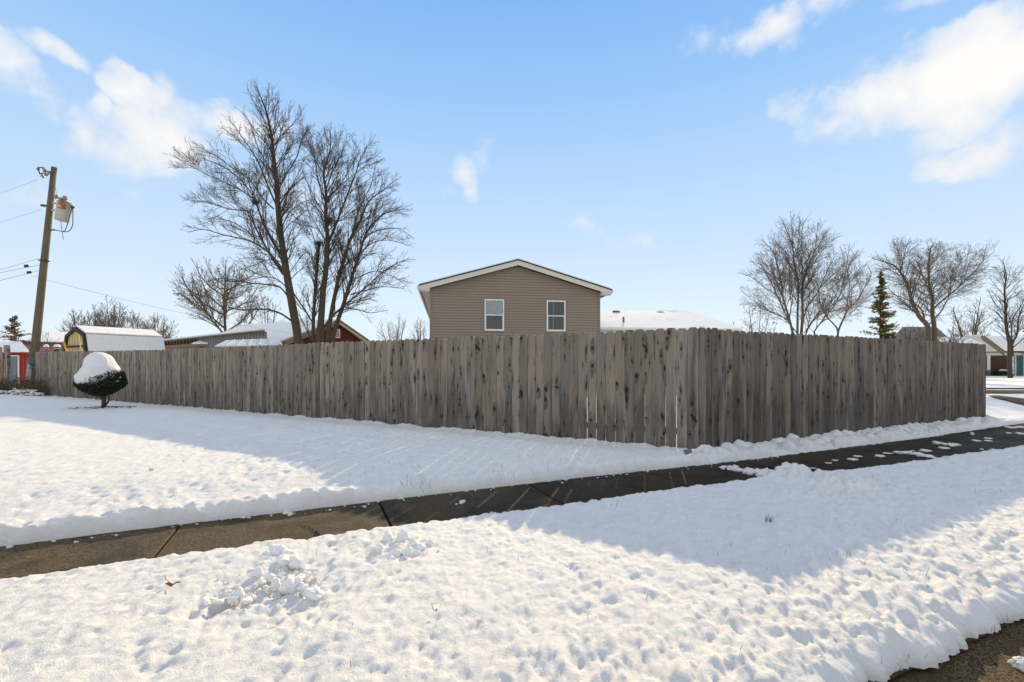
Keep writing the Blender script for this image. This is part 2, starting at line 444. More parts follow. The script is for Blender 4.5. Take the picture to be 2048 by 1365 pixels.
def mesh_np(name, verts, faces, mat, smooth=False):
    me = bpy.data.meshes.new(name)
    v = np.asarray(verts, dtype=np.float32).reshape(-1, 3)
    f = np.asarray(faces, dtype=np.int32)
    k = f.shape[1]
    me.vertices.add(len(v)); me.vertices.foreach_set('co', v.ravel())
    me.loops.add(f.size); me.loops.foreach_set('vertex_index', f.ravel())
    me.polygons.add(len(f))
    me.polygons.foreach_set('loop_start', np.arange(0, f.size, k, dtype=np.int32))
    me.polygons.foreach_set('loop_total', np.full(len(f), k, dtype=np.int32))
    if smooth: me.polygons.foreach_set('use_smooth', np.ones(len(f), dtype=bool))
    me.update(calc_edges=True)
    me.materials.append(mat)
    return me
def link(name, me, parent=None, loc=(0, 0, 0), rotz=0.0, kind=None):
    o = bpy.data.objects.new(name, me)
    COL.objects.link(o)
    if parent is not None: o.parent = parent
    o.location = loc
    o.rotation_euler = (0, 0, rotz)
    if kind: o['kind'] = kind
    return o
def thing(name, label, cat, loc=(0, 0, 0), rotz=0.0, group=None):
    o = bpy.data.objects.new(name, None)
    o.empty_display_size = 0.2
    COL.objects.link(o)
    o.location = loc; o.rotation_euler = (0, 0, rotz)
    tag(o, label, cat, group)
    return o
def tag(o, label, cat, group=None):
    o['label'] = label; o['category'] = cat
    if group: o['group'] = group
    return o

class MB:
    """Collects polygons; build() links them as one object. Coordinates are world ones unless the parent is turned."""
    def __init__(s): s.v = []; s.f = []
    def poly(s, pts):
        i = len(s.v); s.v += [tuple(p) for p in pts]; s.f.append(tuple(range(i, i + len(pts))))
    def prism(s, pts, d):
        """polygon pts swept by vector d"""
        d = Vector(d); a = [Vector(p) for p in pts]; b = [p + d for p in a]; n = len(a)
        i = len(s.v); s.v += [tuple(p) for p in a + b]
        s.f.append(tuple(range(i, i + n))); s.f.append(tuple(range(i + 2 * n - 1, i + n - 1, -1)))
        for k in range(n):
            j = (k + 1) % n
            s.f.append((i + k, i + n + k, i + n + j, i + j))
        return s
    def box(s, o, x, y, z):
        """box from corner o with edge vectors x, y, z"""
        o, x, y, z = Vector(o), Vector(x), Vector(y), Vector(z)
        return s.prism([o, o + x, o + x + y, o + y], z)
    def tube(s, pts, radii, k=8, caps=True):
        pts = [Vector(p) for p in pts]
        if not hasattr(radii, '__len__'): radii = [radii] * len(pts)
        i0 = len(s.v); ref = None
        for i, p in enumerate(pts):
            t = (pts[min(i + 1, len(pts) - 1)] - pts[max(i - 1, 0)]).normalized()
            if ref is None: ref = Vector((0, 0, 1)) if abs(t.z) < 0.9 else Vector((1, 0, 0))
            a = (ref - t * ref.dot(t)).normalized(); ref = a; b = t.cross(a)
            for j in range(k):
                an = 2 * math.pi * j / k
                s.v.append(tuple(p + (a * math.cos(an) + b * math.sin(an)) * radii[i]))
        for i in range(len(pts) - 1):
            for j in range(k):
                j2 = (j + 1) % k
                s.f.append((i0 + i * k + j, i0 + i * k + j2, i0 + (i + 1) * k + j2, i0 + (i + 1) * k + j))
        if caps:
            s.f.append(tuple(i0 + j for j in range(k - 1, -1, -1)))
            s.f.append(tuple(i0 + (len(pts) - 1) * k + j for j in range(k)))
        return s
    def lump(s, c, r, seed=0, n=10, m=6, rough=0.25, flat=1.0):
        """an uneven ball of snow"""
        c = Vector(c); rr = random.Random(seed); i0 = len(s.v)
        o_ = Vector((rr.uniform(0, 99), rr.uniform(0, 99), rr.uniform(0, 99)))
        rx, ry, rz = r if hasattr(r, '__len__') else (r, r, r)
        for i in range(m + 1):
            th = math.pi * i / m
            for j in range(n):
                a = 2 * math.pi * j / n
                dv = Vector((math.sin(th) * math.cos(a), math.sin(th) * math.sin(a), math.cos(th)))
                q = 1 + rough * 1.5 * mnoise.noise(dv * 1.3 + o_) + rough * 0.7 * mnoise.noise(dv * 3.0 + o_) + rough * 0.2 * mnoise.noise(dv * 8 + o_)
                if i in (0, m): q = 1 + rough * mnoise.noise(dv * 1.3 + o_)
                s.v.append((c.x + rx * q * math.sin(th) * math.cos(a), c.y + ry * q * math.sin(th) * math.sin(a), c.z + rz * q * math.cos(th) * flat))
        for i in range(m):
            for j in range(n):
                j2 = (j + 1) % n
                s.f.append((i0 + i * n + j, i0 + (i + 1) * n + j, i0 + (i + 1) * n + j2, i0 + i * n + j2))
        return s
    def mesh(s, name, mat, smooth=False, off=None):
        me = bpy.data.meshes.new(name)
        v = s.v if off is None else [(a - off[0], b - off[1], c - off[2]) for a, b, c in s.v]
        me.from_pydata(v, [], s.f)
        if smooth:
            for p in me.polygons: p.use_smooth = True
        me.materials.append(mat)
        me.update()
        return me
    def build(s, name, mat, parent=None, smooth=False, kind=None, center=False):
        """children of an Empty keep world coordinates (the Empty is not turned)"""
        off = Vector(parent.location) if parent is not None else None
        if parent is not None and parent.parent is not None: off = off + Vector(parent.parent.location)
        if center:
            c = Vector((sum(q[0] for q in s.v) / len(s.v), sum(q[1] for q in s.v) / len(s.v), min(q[2] for q in s.v)))
            o = link(name, s.mesh(name, mat, smooth, c), parent, c - off if off is not None else c, 0, kind)
            return o
        return link(name, s.mesh(name, mat, smooth, off), parent, (0, 0, 0), 0, kind)

# ------------------------------------------------------------------ numpy noise
_perm = rng.permutation(4096)
def _h(ix, iy, seed):
    return _perm[(_perm[(ix + seed * 131) & 4095] + iy * 57 + seed * 17) & 4095]
def pnoise(x, y, seed=0):
    ix = np.floor(x).astype(np.int64); iy = np.floor(y).astype(np.int64)
    fx = x - ix; fy = y - iy
    u = fx * fx * fx * (fx * (fx * 6 - 15) + 10); v = fy * fy * fy * (fy * (fy * 6 - 15) + 10)
    def g(a, b, dx, dy):
        an = _h(a, b, seed) * (2 * np.pi / 4096)
        return np.cos(an) * dx + np.sin(an) * dy
    a = g(ix, iy, fx, fy); b = g(ix + 1, iy, fx - 1, fy); c = g(ix, iy + 1, fx, fy - 1); d = g(ix + 1, iy + 1, fx - 1, fy - 1)
    return (a + u * (b - a)) * (1 - v) + (c + u * (d - c)) * v
def fbm(x, y, seed=0, oct=3, gain=0.5):
    r = 0; amp = 1.0
    for o in range(oct):
        r = r + amp * pnoise(x * 2 ** o, y * 2 ** o, seed + o * 7)
        amp *= gain
    return r
def cells(x, y, seed=0):
    """distance to the nearest scattered point, and a random number of that point"""
    ix = np.floor(x).astype(np.int64); iy = np.floor(y).astype(np.int64)
    best = np.full(x.shape, 9.0); rnd = np.zeros(x.shape)
    for i in (-1, 0, 1):
        for j in (-1, 0, 1):
            hx = _h(ix + i, iy + j, seed) / 4096.0; hy = _h(ix + i, iy + j, seed + 5) / 4096.0
            d = np.hypot(ix + i + hx - x, iy + j + hy - y)
            m = d < best
            best = np.where(m, d, best); rnd = np.where(m, _h(ix + i, iy + j, seed + 9) / 4096.0, rnd)
    return best, rnd
def sstep(x, a, b):
    t = np.clip((x - a) / (b - a), 0, 1)
    return t * t * (3 - 2 * t)

# ------------------------------------------------------------------ lot geometry
U = np.array([0.917, 0.399]); N = np.array([-0.399, 0.917])     # along the sidewalk / away from the street
C = np.array([2.59, 6.31])                                       # fence corner
DL = np.array([-0.878, 0.478]); DL /= np.hypot(*DL)              # fence along the lawn
DR = np.array([0.900, 0.435]); DR /= np.hypot(*DR)               # fence along the sidewalk
LEN_L, LEN_R = 24.3, 8.95
SL = np.array([math.sin(SUN_AZ), math.cos(SUN_AZ)])              # sun's ground direction
SP = np.array([SL[1], -SL[0]])
Z_WALK, Z_ROAD, Z_TURF = -0.075, -0.15, -0.085
def fence_sdf(x, y):
    a = -((x - C[0]) * (-DL[1]) * -1 + (y - C[1]) * (DL[0]) * -1)
    a = -((x - C[0]) * -DL[1] * -1 + (y - C[1]) * -DL[0])
    dl = -((x - C[0]) * 0.478 + (y - C[1]) * 0.878)
    dr = (x - C[0]) * DR[1] - (y - C[1]) * DR[0]
    return dl, dr

def grid_mesh(name, X, Y, Z, mat, parent=None, kind='structure'):
    r, c = X.shape
    v = np.stack([X, Y, Z], -1).reshape(-1, 3)
    idx = np.arange(r * c).reshape(r, c)
    f = np.stack([idx[:-1, :-1], idx[:-1, 1:], idx[1:, 1:], idx[1:, :-1]], -1).reshape(-1, 4)
    return link(name, mesh_np(name, v, f, mat, True), parent, kind=kind)
def spaced(lo, hi, fine_lo, fine_hi, step, grow):
    """coordinates with constant step in [fine_lo, fine_hi], growing outside it"""
    a = list(np.arange(fine_lo, fine_hi + 1e-9, step))
    st = step; x = a[-1]
    while x < hi: st *= grow; x += st; a.append(x)
    st = step; x = a[0]; pre = []
    while x > lo: st *= grow; x -= st; pre.append(x)
    return np.array(pre[::-1] + a)

def micro(x, y, k=1.0):
    """small relief of settled snow over grass: soft swells, pits, and melt ridges along the sun's direction"""
    a = x * SL[0] + y * SL[1]; p = x * SP[0] + y * SP[1]
    z = 0.015 * fbm(p * 2.6, a * 2.0, 3, 3) + 0.011 * fbm(p * 11, a * 6.5, 11, 3)
    patch = 0.15 + 0.95 * sstep(fbm(p * 0.9, a * 0.8, 15, 2), -0.25, 0.35)
    d, r = cells(p * 7.0 + 0.5 * pnoise(p * 3, a * 3, 5), a * 5.2 + 0.5 * pnoise(p * 4, a * 4, 7), 21)
    z -= np.where(r > 0.60, 0.018 * (r + 0.1), 0) * patch * np.exp(-(d / 0.27) ** 2)
    d, r = cells(p * 11 + 0.5 * pnoise(p * 8, a * 8, 6), a * 9 + 0.5 * pnoise(p * 8, a * 8, 8), 33)
    z -= np.where(r > 0.45, 0.016 * r, 0) * patch * np.exp(-(d / 0.26) ** 2)
    z += 0.0075 * fbm(p * 24, a * 17, 37, 3, 0.6)
    return z * k * 1.25

# big ground sheet to the horizon
gm = MB(); gm.poly([(-1500, -300, -0.32), (1500, -300, -0.32), (1500, 2500, -0.32), (-1500, 2500, -0.32)])
gm.build('ground', M_SNOW, kind='structure')

def sn(s, n, z): return (U[0] * s + N[0] * n, U[1] * s + N[1] * n, z)

# street in front
rd = MB(); rd.poly([sn(-80, -9, Z_ROAD), sn(80, -9, Z_ROAD), sn(80, 1.25, Z_ROAD), sn(-80, 1.25, Z_ROAD)])
rd.build('road', M_ASPH, kind='structure')
# turf under the snow, seen along its melted edges
tf = MB()
for a, b in ((1.135, 3.34), (4.42, 5.6)):
    tf.poly([sn(-60, a, Z_TURF - (0.045 if a < 2 else 0)), sn(60, a, Z_TURF - (0.045 if a < 2 else 0)), sn(60, b, Z_TURF), sn(-60, b, Z_TURF)])
tf.build('turf', M_TURF, kind='structure')
# sidewalk of separate slabs
walk = bpy.data.objects.new('sidewalk', None); COL.objects.link(walk); walk['kind'] = 'structure'
J0 = -1.02 * U[0] + 3.76 * U[1]
slab_w = 1.55
def slab_mesh(mat):
    m = MB(); g = 0.006; b = 0.008
    top = [(g + b, 3.25 + b), (slab_w - g - b, 3.25 + b), (slab_w - g - b, 4.45 - b), (g + b, 4.45 - b)]
    low = [(g, 3.25), (slab_w - g, 3.25), (slab_w - g, 4.45), (g, 4.45)]
    m.v = [(x, y, 0) for x, y in top] + [(x, y, -0.012) for x, y in low] + [(x, y, -0.10) for x, y in low]
    m.f = [(0, 1, 2, 3)] + [(4 + i, 4 + (i + 1) % 4, (i + 1) % 4, i) for i in range(4)] + [(8 + i, 8 + (i + 1) % 4, 4 + (i + 1) % 4, 4 + i) for i in range(4)]
    return m.mesh('slab', mat)
slm = slab_mesh(M_CONC); slm_shade = slab_mesh(M_CONC_WET_SHADE); slm_half_shade = slab_mesh(M_CONC_HALF_SHADE)
ang_u = math.atan2(U[1], U[0])
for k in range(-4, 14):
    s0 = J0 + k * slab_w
    o = link('slab', slm if k < 0 or k > 8 else slm_half_shade if k == 0 else slm_shade, walk, (U[0] * s0, U[1] * s0, Z_WALK + random.uniform(-0.003, 0.003)), ang_u)  # slabs in the fence's shadow use the copies darkened for shade

# crack across one slab and the broken joint
def crack(pts, wdt):
    m = MB(); pts = [G(px, py, Z_WALK + 0.004) for px, py in pts]
    out = []
    for a, b in zip(pts, pts[1:]):
        for i in range(5):
            q = a.lerp(b, i / 5); q += Vector((random.uniform(-1, 1), random.uniform(-1, 1), 0)) * 0.012; out.append(q)
    out.append(pts[-1])
    L = []; Rr = []
    for i, q in enumerate(out):
        t = (out[min(i + 1, len(out) - 1)] - out[max(i - 1, 0)]).normalized(); nn = Vector((-t.y, t.x, 0))
        ww = wdt * random.uniform(0.4, 1.3) * (1 if 0 < i < len(out) - 1 else 0.1)
        L.append(q + nn * ww); Rr.append(q - nn * ww)
    for i in range(len(out) - 1): m.poly([L[i], L[i + 1], Rr[i + 1], Rr[i]])
    return m
crack([(598, 1050), (622, 1056), (634, 1064), (640, 1076)], 0.006).build('crack', M_CRACK, walk)
crack([(632, 1064), (628, 1076), (634, 1082)], 0.004).build('crack', M_CRACK, walk)
crack([(1054, 977), (1085, 988), (1110, 1000), (1128, 1006)], 0.012).build('crack', M_DIRT, walk)

# ------------------------------------------------------------------ snow on the verge between street and sidewalk
def verge_edge_hi(s):      # sidewalk side
    base = np.interp(s, [-8, -2.6, 0.4, 1.5, 2.7, 4.4, 6, 9, 30], [3.57, 3.56, 3.53, 3.49, 3.48, 3.44, 3.28, 3.23, 3.23])
    e = base + 0.035 * fbm(s * 1.3, s * 0 + 3.3, 41, 3) + 0.016 * fbm(s * 9, s * 0 + 7.7, 47, 3) + 0.012 * fbm(s * 31, s * 0 + 2.7, 48, 2)
    return e
def verge_edge_lo(s):      # street side, ragged
    return 1.13 + 0.05 * fbm(s * 2.1, s * 0 + 1.1, 51, 2) + 0.04 * fbm(s * 8.5, s * 0 + 9.2, 53, 3) + 0.026 * fbm(s * 27, s * 0 + 5, 55, 2)
ss = spaced(-14, 40, -3.2, 4.5, 0.0115, 1.012)
Sg_lo = np.array([0, .004, .010, .018, .028, .040, .055, .072, .09])
rows_mid = np.linspace(0.10, 1.0, 190)
e_hi = np.array([0, .004, .009, .015, .022, .030, .040, .052, .066, .082])
lo, hi = verge_edge_lo(ss), verge_edge_hi(ss)
rows = []
for e in Sg_lo: rows.append(lo + e)
a0, a1 = lo + 0.10, hi - 0.095
for t in np.linspace(0, 1, 190): rows.append(a0 + (a1 - a0) * t)
for e in e_hi[::-1]: rows.append(hi - e)
Nn = np.array(rows); Ss = np.broadcast_to(ss, Nn.shape)
X = U[0] * Ss + N[0] * Nn; Y = U[1] * Ss + N[1] * Nn
el_ = Nn - lo; eh_ = hi - Nn
def prof(e, wd): 
    t = np.clip(e / wd, 0, 1); return np.sqrt(np.clip(1 - (1 - t) ** 2, 0, 1))
Zb = 0.012 - 0.03 * sstep(Nn, 2.4, 1.2)
fade = np.clip(np.minimum(el_ / 0.12, eh_ / 0.06), 0, 1)
rel = micro(X, Y)
# the street edge has thawed into ridges that lean away from the sun
al = X * SL[0] + Y * SL[1]; pe = X * SP[0] + Y * SP[1]
near_st = sstep(Nn, 2.35, 1.25)
d1, r1 = cells(pe * 9.5 + 0.5 * pnoise(pe * 4, al * 4, 61), al * 4.2, 63)
d2, r2 = cells(pe * 17, al * 9.0, 65)
rel += near_st * (0.020 * np.exp(-(d1 / 0.42) ** 2) * (0.5 + r1) + 0.015 * np.exp(-(d2 / 0.4) ** 2) - 0.02 + 0.018 * fbm(pe * 16, al * 6, 67, 3) + 0.013 * fbm(pe * 34, al * 11, 68, 2))
ridge = sstep(Ss, 2.0, 6.0) * 0.7
rel += ridge * 0.010 * fbm(pe * 16, al * 4.5, 69, 3)
# trampled places
def spot(px, py, r):
    g = G(px, py, 0.0); return np.exp(-(((X - g.x) ** 2 + (Y - g.y) ** 2) / r ** 2))
for (px, py, r, dz, rough) in [(590, 1165, 0.16, -0.045, 0.05), (628, 1205, 0.09, -0.035, 0.03), (470, 1195, 0.16, -0.02, 0.055), (560, 1125, 0.14, 0.02, 0.03),
                               (800, 1095, 0.15, 0.015, 0.03), (430, 1215, 0.10, -0.03, 0.02), (540, 1235, 0.12, -0.03, 0.02)]:
    k = spot(px, py, r)
    rel += k * (dz + rough * fbm(X * 16, Y * 16, 71, 3))
for (px, py, r, h) in [(1590, 958, 0.22, 0.11), (1660, 975, 0.24, 0.085), (1720, 975, 0.27, 0.06), (1580, 990, 0.2, 0.03), (1700, 1005, 0.25, 0.04), (1790, 985, 0.3, 0.02)]:
    k = spot(px, py, r)
    d3, r3 = cells(X * 9 + 0.5 * pnoise(X * 6, Y * 6, 3), Y * 9, 77)
    rel += k * (h * (0.45 + 0.9 * np.exp(-(d3 / 0.5) ** 2)) + 0.02 * fbm(X * 20, Y * 20, 79, 2))
wd_lo = 0.20 + 0.10 * fbm(Ss * 5, Nn * 0 + 2, 81, 2)
pl = prof(el_, np.clip(wd_lo, 0.06, 0.4)); ph_ = prof(eh_, 0.075)
base_lo = Z_TURF - 0.045
Z = base_lo + (Zb - base_lo) * pl
Z = np.where(eh_ < 0.3, (Z_WALK - 0.02) + (Zb - (Z_WALK - 0.02)) * ph_, Z) + rel * fade
grid_mesh('snowy_verge', X, Y, Z, M_SNOW)

# ------------------------------------------------------------------ snow on the lawn, along the fence and on the land beyond
def lawn_edge(s):
    base = np.interp(s, [-8, -3, 0, 2.6, 4.2, 5.5, 7, 9.5, 13, 18, 40], [4.42, 4.37, 4.44, 4.45, 4.40, 4.36, 4.40, 4.46, 4.66, 4.80, 4.9])
    return base + 0.030 * fbm(s * 1.7, s * 0 + 2.2, 83, 3) + 0.018 * fbm(s * 9, s * 0 + 4.1, 85, 3) + 0.010 * fbm(s * 27, s * 0 + 1.1, 84, 2) + 0.05 * sstep(s, 3.6, 4.6) * fbm(s * 7, s * 0 + 6.1, 86, 2)
ss = spaced(-60, 90, -4.5, 10.5, 0.018, 1.035)
eo = [0, .003, .007, .013, .02, .028, .037, .047, .058, .07, .084, .10]
st, x = 0.016, 0.10
while x < 120:
    x += st; eo.append(x)
    if x > 1.2: st *= 1.014 if x < 9 else 1.05
lo = lawn_edge(ss)
Nn = lo[None, :] + np.array(eo)[:, None]; Ss = np.broadcast_to(ss, Nn.shape)
X = U[0] * Ss + N[0] * Nn; Y = U[1] * Ss + N[1] * Nn
dl, dr = fence_sdf(X, Y)
dF = np.maximum(dl, dr)                                   # > 0 in front of the fence
front_l = (dl > -0.02)
el_ = Nn - lo
zb = 0.03 + 0.10 * sstep(el_, 0.05, 1.2) * sstep(dl, 0.05, 1.3) * sstep(Ss, 4.4, 2.6)
zb = np.where(dF < 0, 0.0 + 0.02 * np.clip(-dF, 0, 1), zb)
r_run = (X - C[0]) * DR[0] + (Y - C[1]) * DR[1]
bank = sstep(Ss, 4.2, 5.2) * (r_run < 10.5)
zb = zb - 0.02 * bank
far = 1 / (1 + (np.hypot(X, Y) / 16) ** 2)
rel = micro(X, Y, 1.0) * far
al = X * SL[0] + Y * SL[1]; pe = X * SP[0] + Y * SP[1]
# drifted collar along the foot of the fence
dfence = np.abs(dF)
run = (X - C[0]) * DL[0] + (Y - C[1]) * DL[1]
collar = np.exp(-(dfence / 0.13) ** 2)
rel += collar * (0.028 + 0.045 * fbm(run * 2.4, run * 0 + 1.5, 87, 3)) * np.where(run < LEN_L, 1, 0) * np.where(r_run < 9.2, 1, 0)
# pillowy bank between fence and sidewalk
inb = bank * sstep(dr, -0.05, 0.05) * np.where(dr < 0.9, 1, 0) * sstep(r_run, 9.6, 8.6)
bn = DR; 
d1, r1 = cells(r_run * 6.2 + 0.35 * pnoise(r_run * 3, dr * 5, 89), dr * 3.6, 91)
d2, r2 = cells(r_run * 11, dr * 7.5, 93)
rel += inb * (0.085 * np.sqrt(np.clip(1 - (d1 / 0.66) ** 2, 0, 1)) * (0.5 + 0.8 * r1) + 0.034 * np.sqrt(np.clip(1 - (d2 / 0.7) ** 2, 0, 1)) - 0.045)
# thrown snow around the corner and along the shovelled edge
k = np.exp(-(((X - 2.45) ** 2 + (Y - 5.95) ** 2) / 0.28 ** 2))
d3, r3 = cells(X * 10, Y * 10, 95)
rel += k * (0.055 * np.exp(-(d3 / 0.45) ** 2) - 0.02 + 0.02 * fbm(X * 22, Y * 22, 97, 2))
berm = np.exp(-((el_ - 0.10) / 0.09) ** 2) * sstep(Ss, 4.6, 3.6)
d4, r4 = cells(Ss * 9, Nn * 12, 99)
d5, r5 = cells(Ss * 17, Nn * 20, 107)
rel += berm * (0.016 + 0.034 * fbm(Ss * 3, Nn * 3, 101, 3) + 0.034 * np.exp(-(d4 / 0.4) ** 2) * r4 + 0.016 * np.exp(-(d5 / 0.4) ** 2) + 0.014 * fbm(Ss * 16, Nn * 16, 109, 3))
wd = 0.075 + 0.16 * bank + 0.03 * fbm(Ss * 6, Nn * 0 + 3, 103, 2)
pz = prof(el_ * (1 + 0.25 * fbm(Ss * 22, Nn * 22, 105, 2)), np.clip(wd, 0.03, 0.4))
fade = np.clip(el_ / 0.04, 0, 1)
zlow = Z_TURF - 0.01
Z = zlow + (zb - zlow) * pz + rel * fade
# bare ring at the shrub's foot
gsh = G(208, 815, 0.10)
grid_mesh('snowy_lawn', X, Y, Z, M_SNOW)
def lawn_z(x, y):
    return float(Z.ravel()[np.argmin((X - x).ravel() ** 2 + (Y - y).ravel() ** 2)])
LAWN = (X, Y, Z)

# ------------------------------------------------------------------ the fence
fence = thing('wooden_fence', 'long weathered board fence with dog-eared tops turning a corner beside the sidewalk', 'fence', (C[0], C[1], 0))
def plank_mesh(wd, H, taper=0.0, bow=0.0, mat=None):
    """one fence board: x across, -y towards the street; top corners clipped; foot may be narrower than the top"""
    h = wd / 2; c = 0.034; th = 0.017
    prof_ = [(-h + taper, 0), (h - taper * 0.3, 0), (h, H * 0.55), (h, H - c), (h - c, H), (-h + c, H), (-h, H - c), (-h + taper * 0.25, H * 0.55)]
    m = MB()
    m.v = [(x + bow * math.sin(math.pi * z / H), 0, z) for x, z in prof_] + [(x + bow * math.sin(math.pi * z / H), th, z) for x, z in prof_]
    n = len(prof_)
    m.f = [(7, 0, 1, 2), (6, 7, 2, 3), (5, 6, 3, 4), (n + 2, n + 1, n, n + 7), (n + 3, n + 2, n + 7, n + 6), (n + 4, n + 3, n + 6, n + 5)]
    m.f += [(i, i + n, (i + 1) % n + n, (i + 1) % n) for i in range(n)]
    return m.mesh('plank', mat or M_PLANK)
PITCH = 0.1465
variants, variants_r = [[plank_mesh(wd, 1.80, tp, bw, mt) for wd, tp, bw in ((0.1417, 0, 0.001), (0.1405, 0.001, -0.001), (0.1430, 0, 0.0005), (0.1395, 0.0015, 0.001), (0.1412, 0.0005, -0.0015))] for mt in (M_PLANK, M_PLANK_STAINED)]
var_open = [plank_mesh(0.1445, 1.80, 0.0055, 0.0), plank_mesh(0.144, 1.80, 0.0035, 0.001), plank_mesh(0.1445, 1.80, 0.002, 0.001)]
var_narrow = plank_mesh(0.10, 1.80, 0, 0, M_PLANK_STAINED)
top_l = ([0, 0.3, 0.84, 1.41, 2.25, 4.24, 6.25, 8.44, 11.4, 15.3, 21.5, 24.3], [1.73, 1.733, 1.725, 1.717, 1.712, 1.714, 1.71, 1.688, 1.668, 1.651, 1.70, 1.72])
top_r = ([0, 0.84, 1.17, 2.25, 3.63, 4.92, 5.82, 6.61, 8.95], [1.735, 1.71, 1.705, 1.703, 1.70, 1.70, 1.691, 1.684, 1.672])
def run_planks(D, length, tops, ang, seed):
    r = random.Random(seed); s = 0.002 if seed == 1 else 0.0; i = 0
    while s + 0.07 < length:
        me = r.choice(variants if seed == 1 else variants_r); pitch = PITCH + r.uniform(-0.0012, 0.0018)
        if seed == 1 and 0.05 < s < 1.25: me = r.choice(var_open)
        if seed == 2 and i == 1: me = var_narrow; pitch = 0.104
        cpos = C + D * (s + pitch / 2)
        zt = np.interp(s, *tops) + r.uniform(-0.010, 0.008)
        o = link('plank', me, fence, (cpos[0] - C[0], cpos[1] - C[1], zt - 1.80), ang)
        tl = 0.0008 if seed == 1 and s < 1.5 else 0.003
        o.rotation_euler = (r.uniform(-0.004, 0.004), r.uniform(-tl, tl), ang + r.uniform(-0.02, 0.02))
        s += pitch + (r.uniform(0.003, 0.0075) if seed == 1 and s > 2.6 and r.random() < 0.45 else r.uniform(0, 0.002) if seed == 1 and s > 1.2 else 0); i += 1
run_planks(DL, LEN_L, top_l, math.atan2(-DL[1], -DL[0]), 1)
run_planks(DR, LEN_R, top_r, math.atan2(DR[1], DR[0]), 2)
for D, L, inn in ((DL, LEN_L, np.array([0.478, 0.878])), (DR, LEN_R, np.array([-DR[1], DR[0]]))):
    for z in (0.22, 0.90, 1.45):
        a = C + D * 0.06 + inn * 0.021
        m = MB(); m.box((a[0], a[1], z), Vector((*D, 0)) * (L - 0.1), Vector((*inn, 0)) * 0.038, (0, 0, 0.088))
        m.build('rail', M_OLDWOOD, fence)
    q = 0.15
    while q < L:
        a = C + D * q + inn * 0.062
        m = MB(); m.box((a[0], a[1], -0.2), Vector((*D, 0)) * 0.089, Vector((*inn, 0)) * 0.089, (0, 0, 1.78))
        m.build('post', M_OLDWOOD, fence)
        q += 2.4

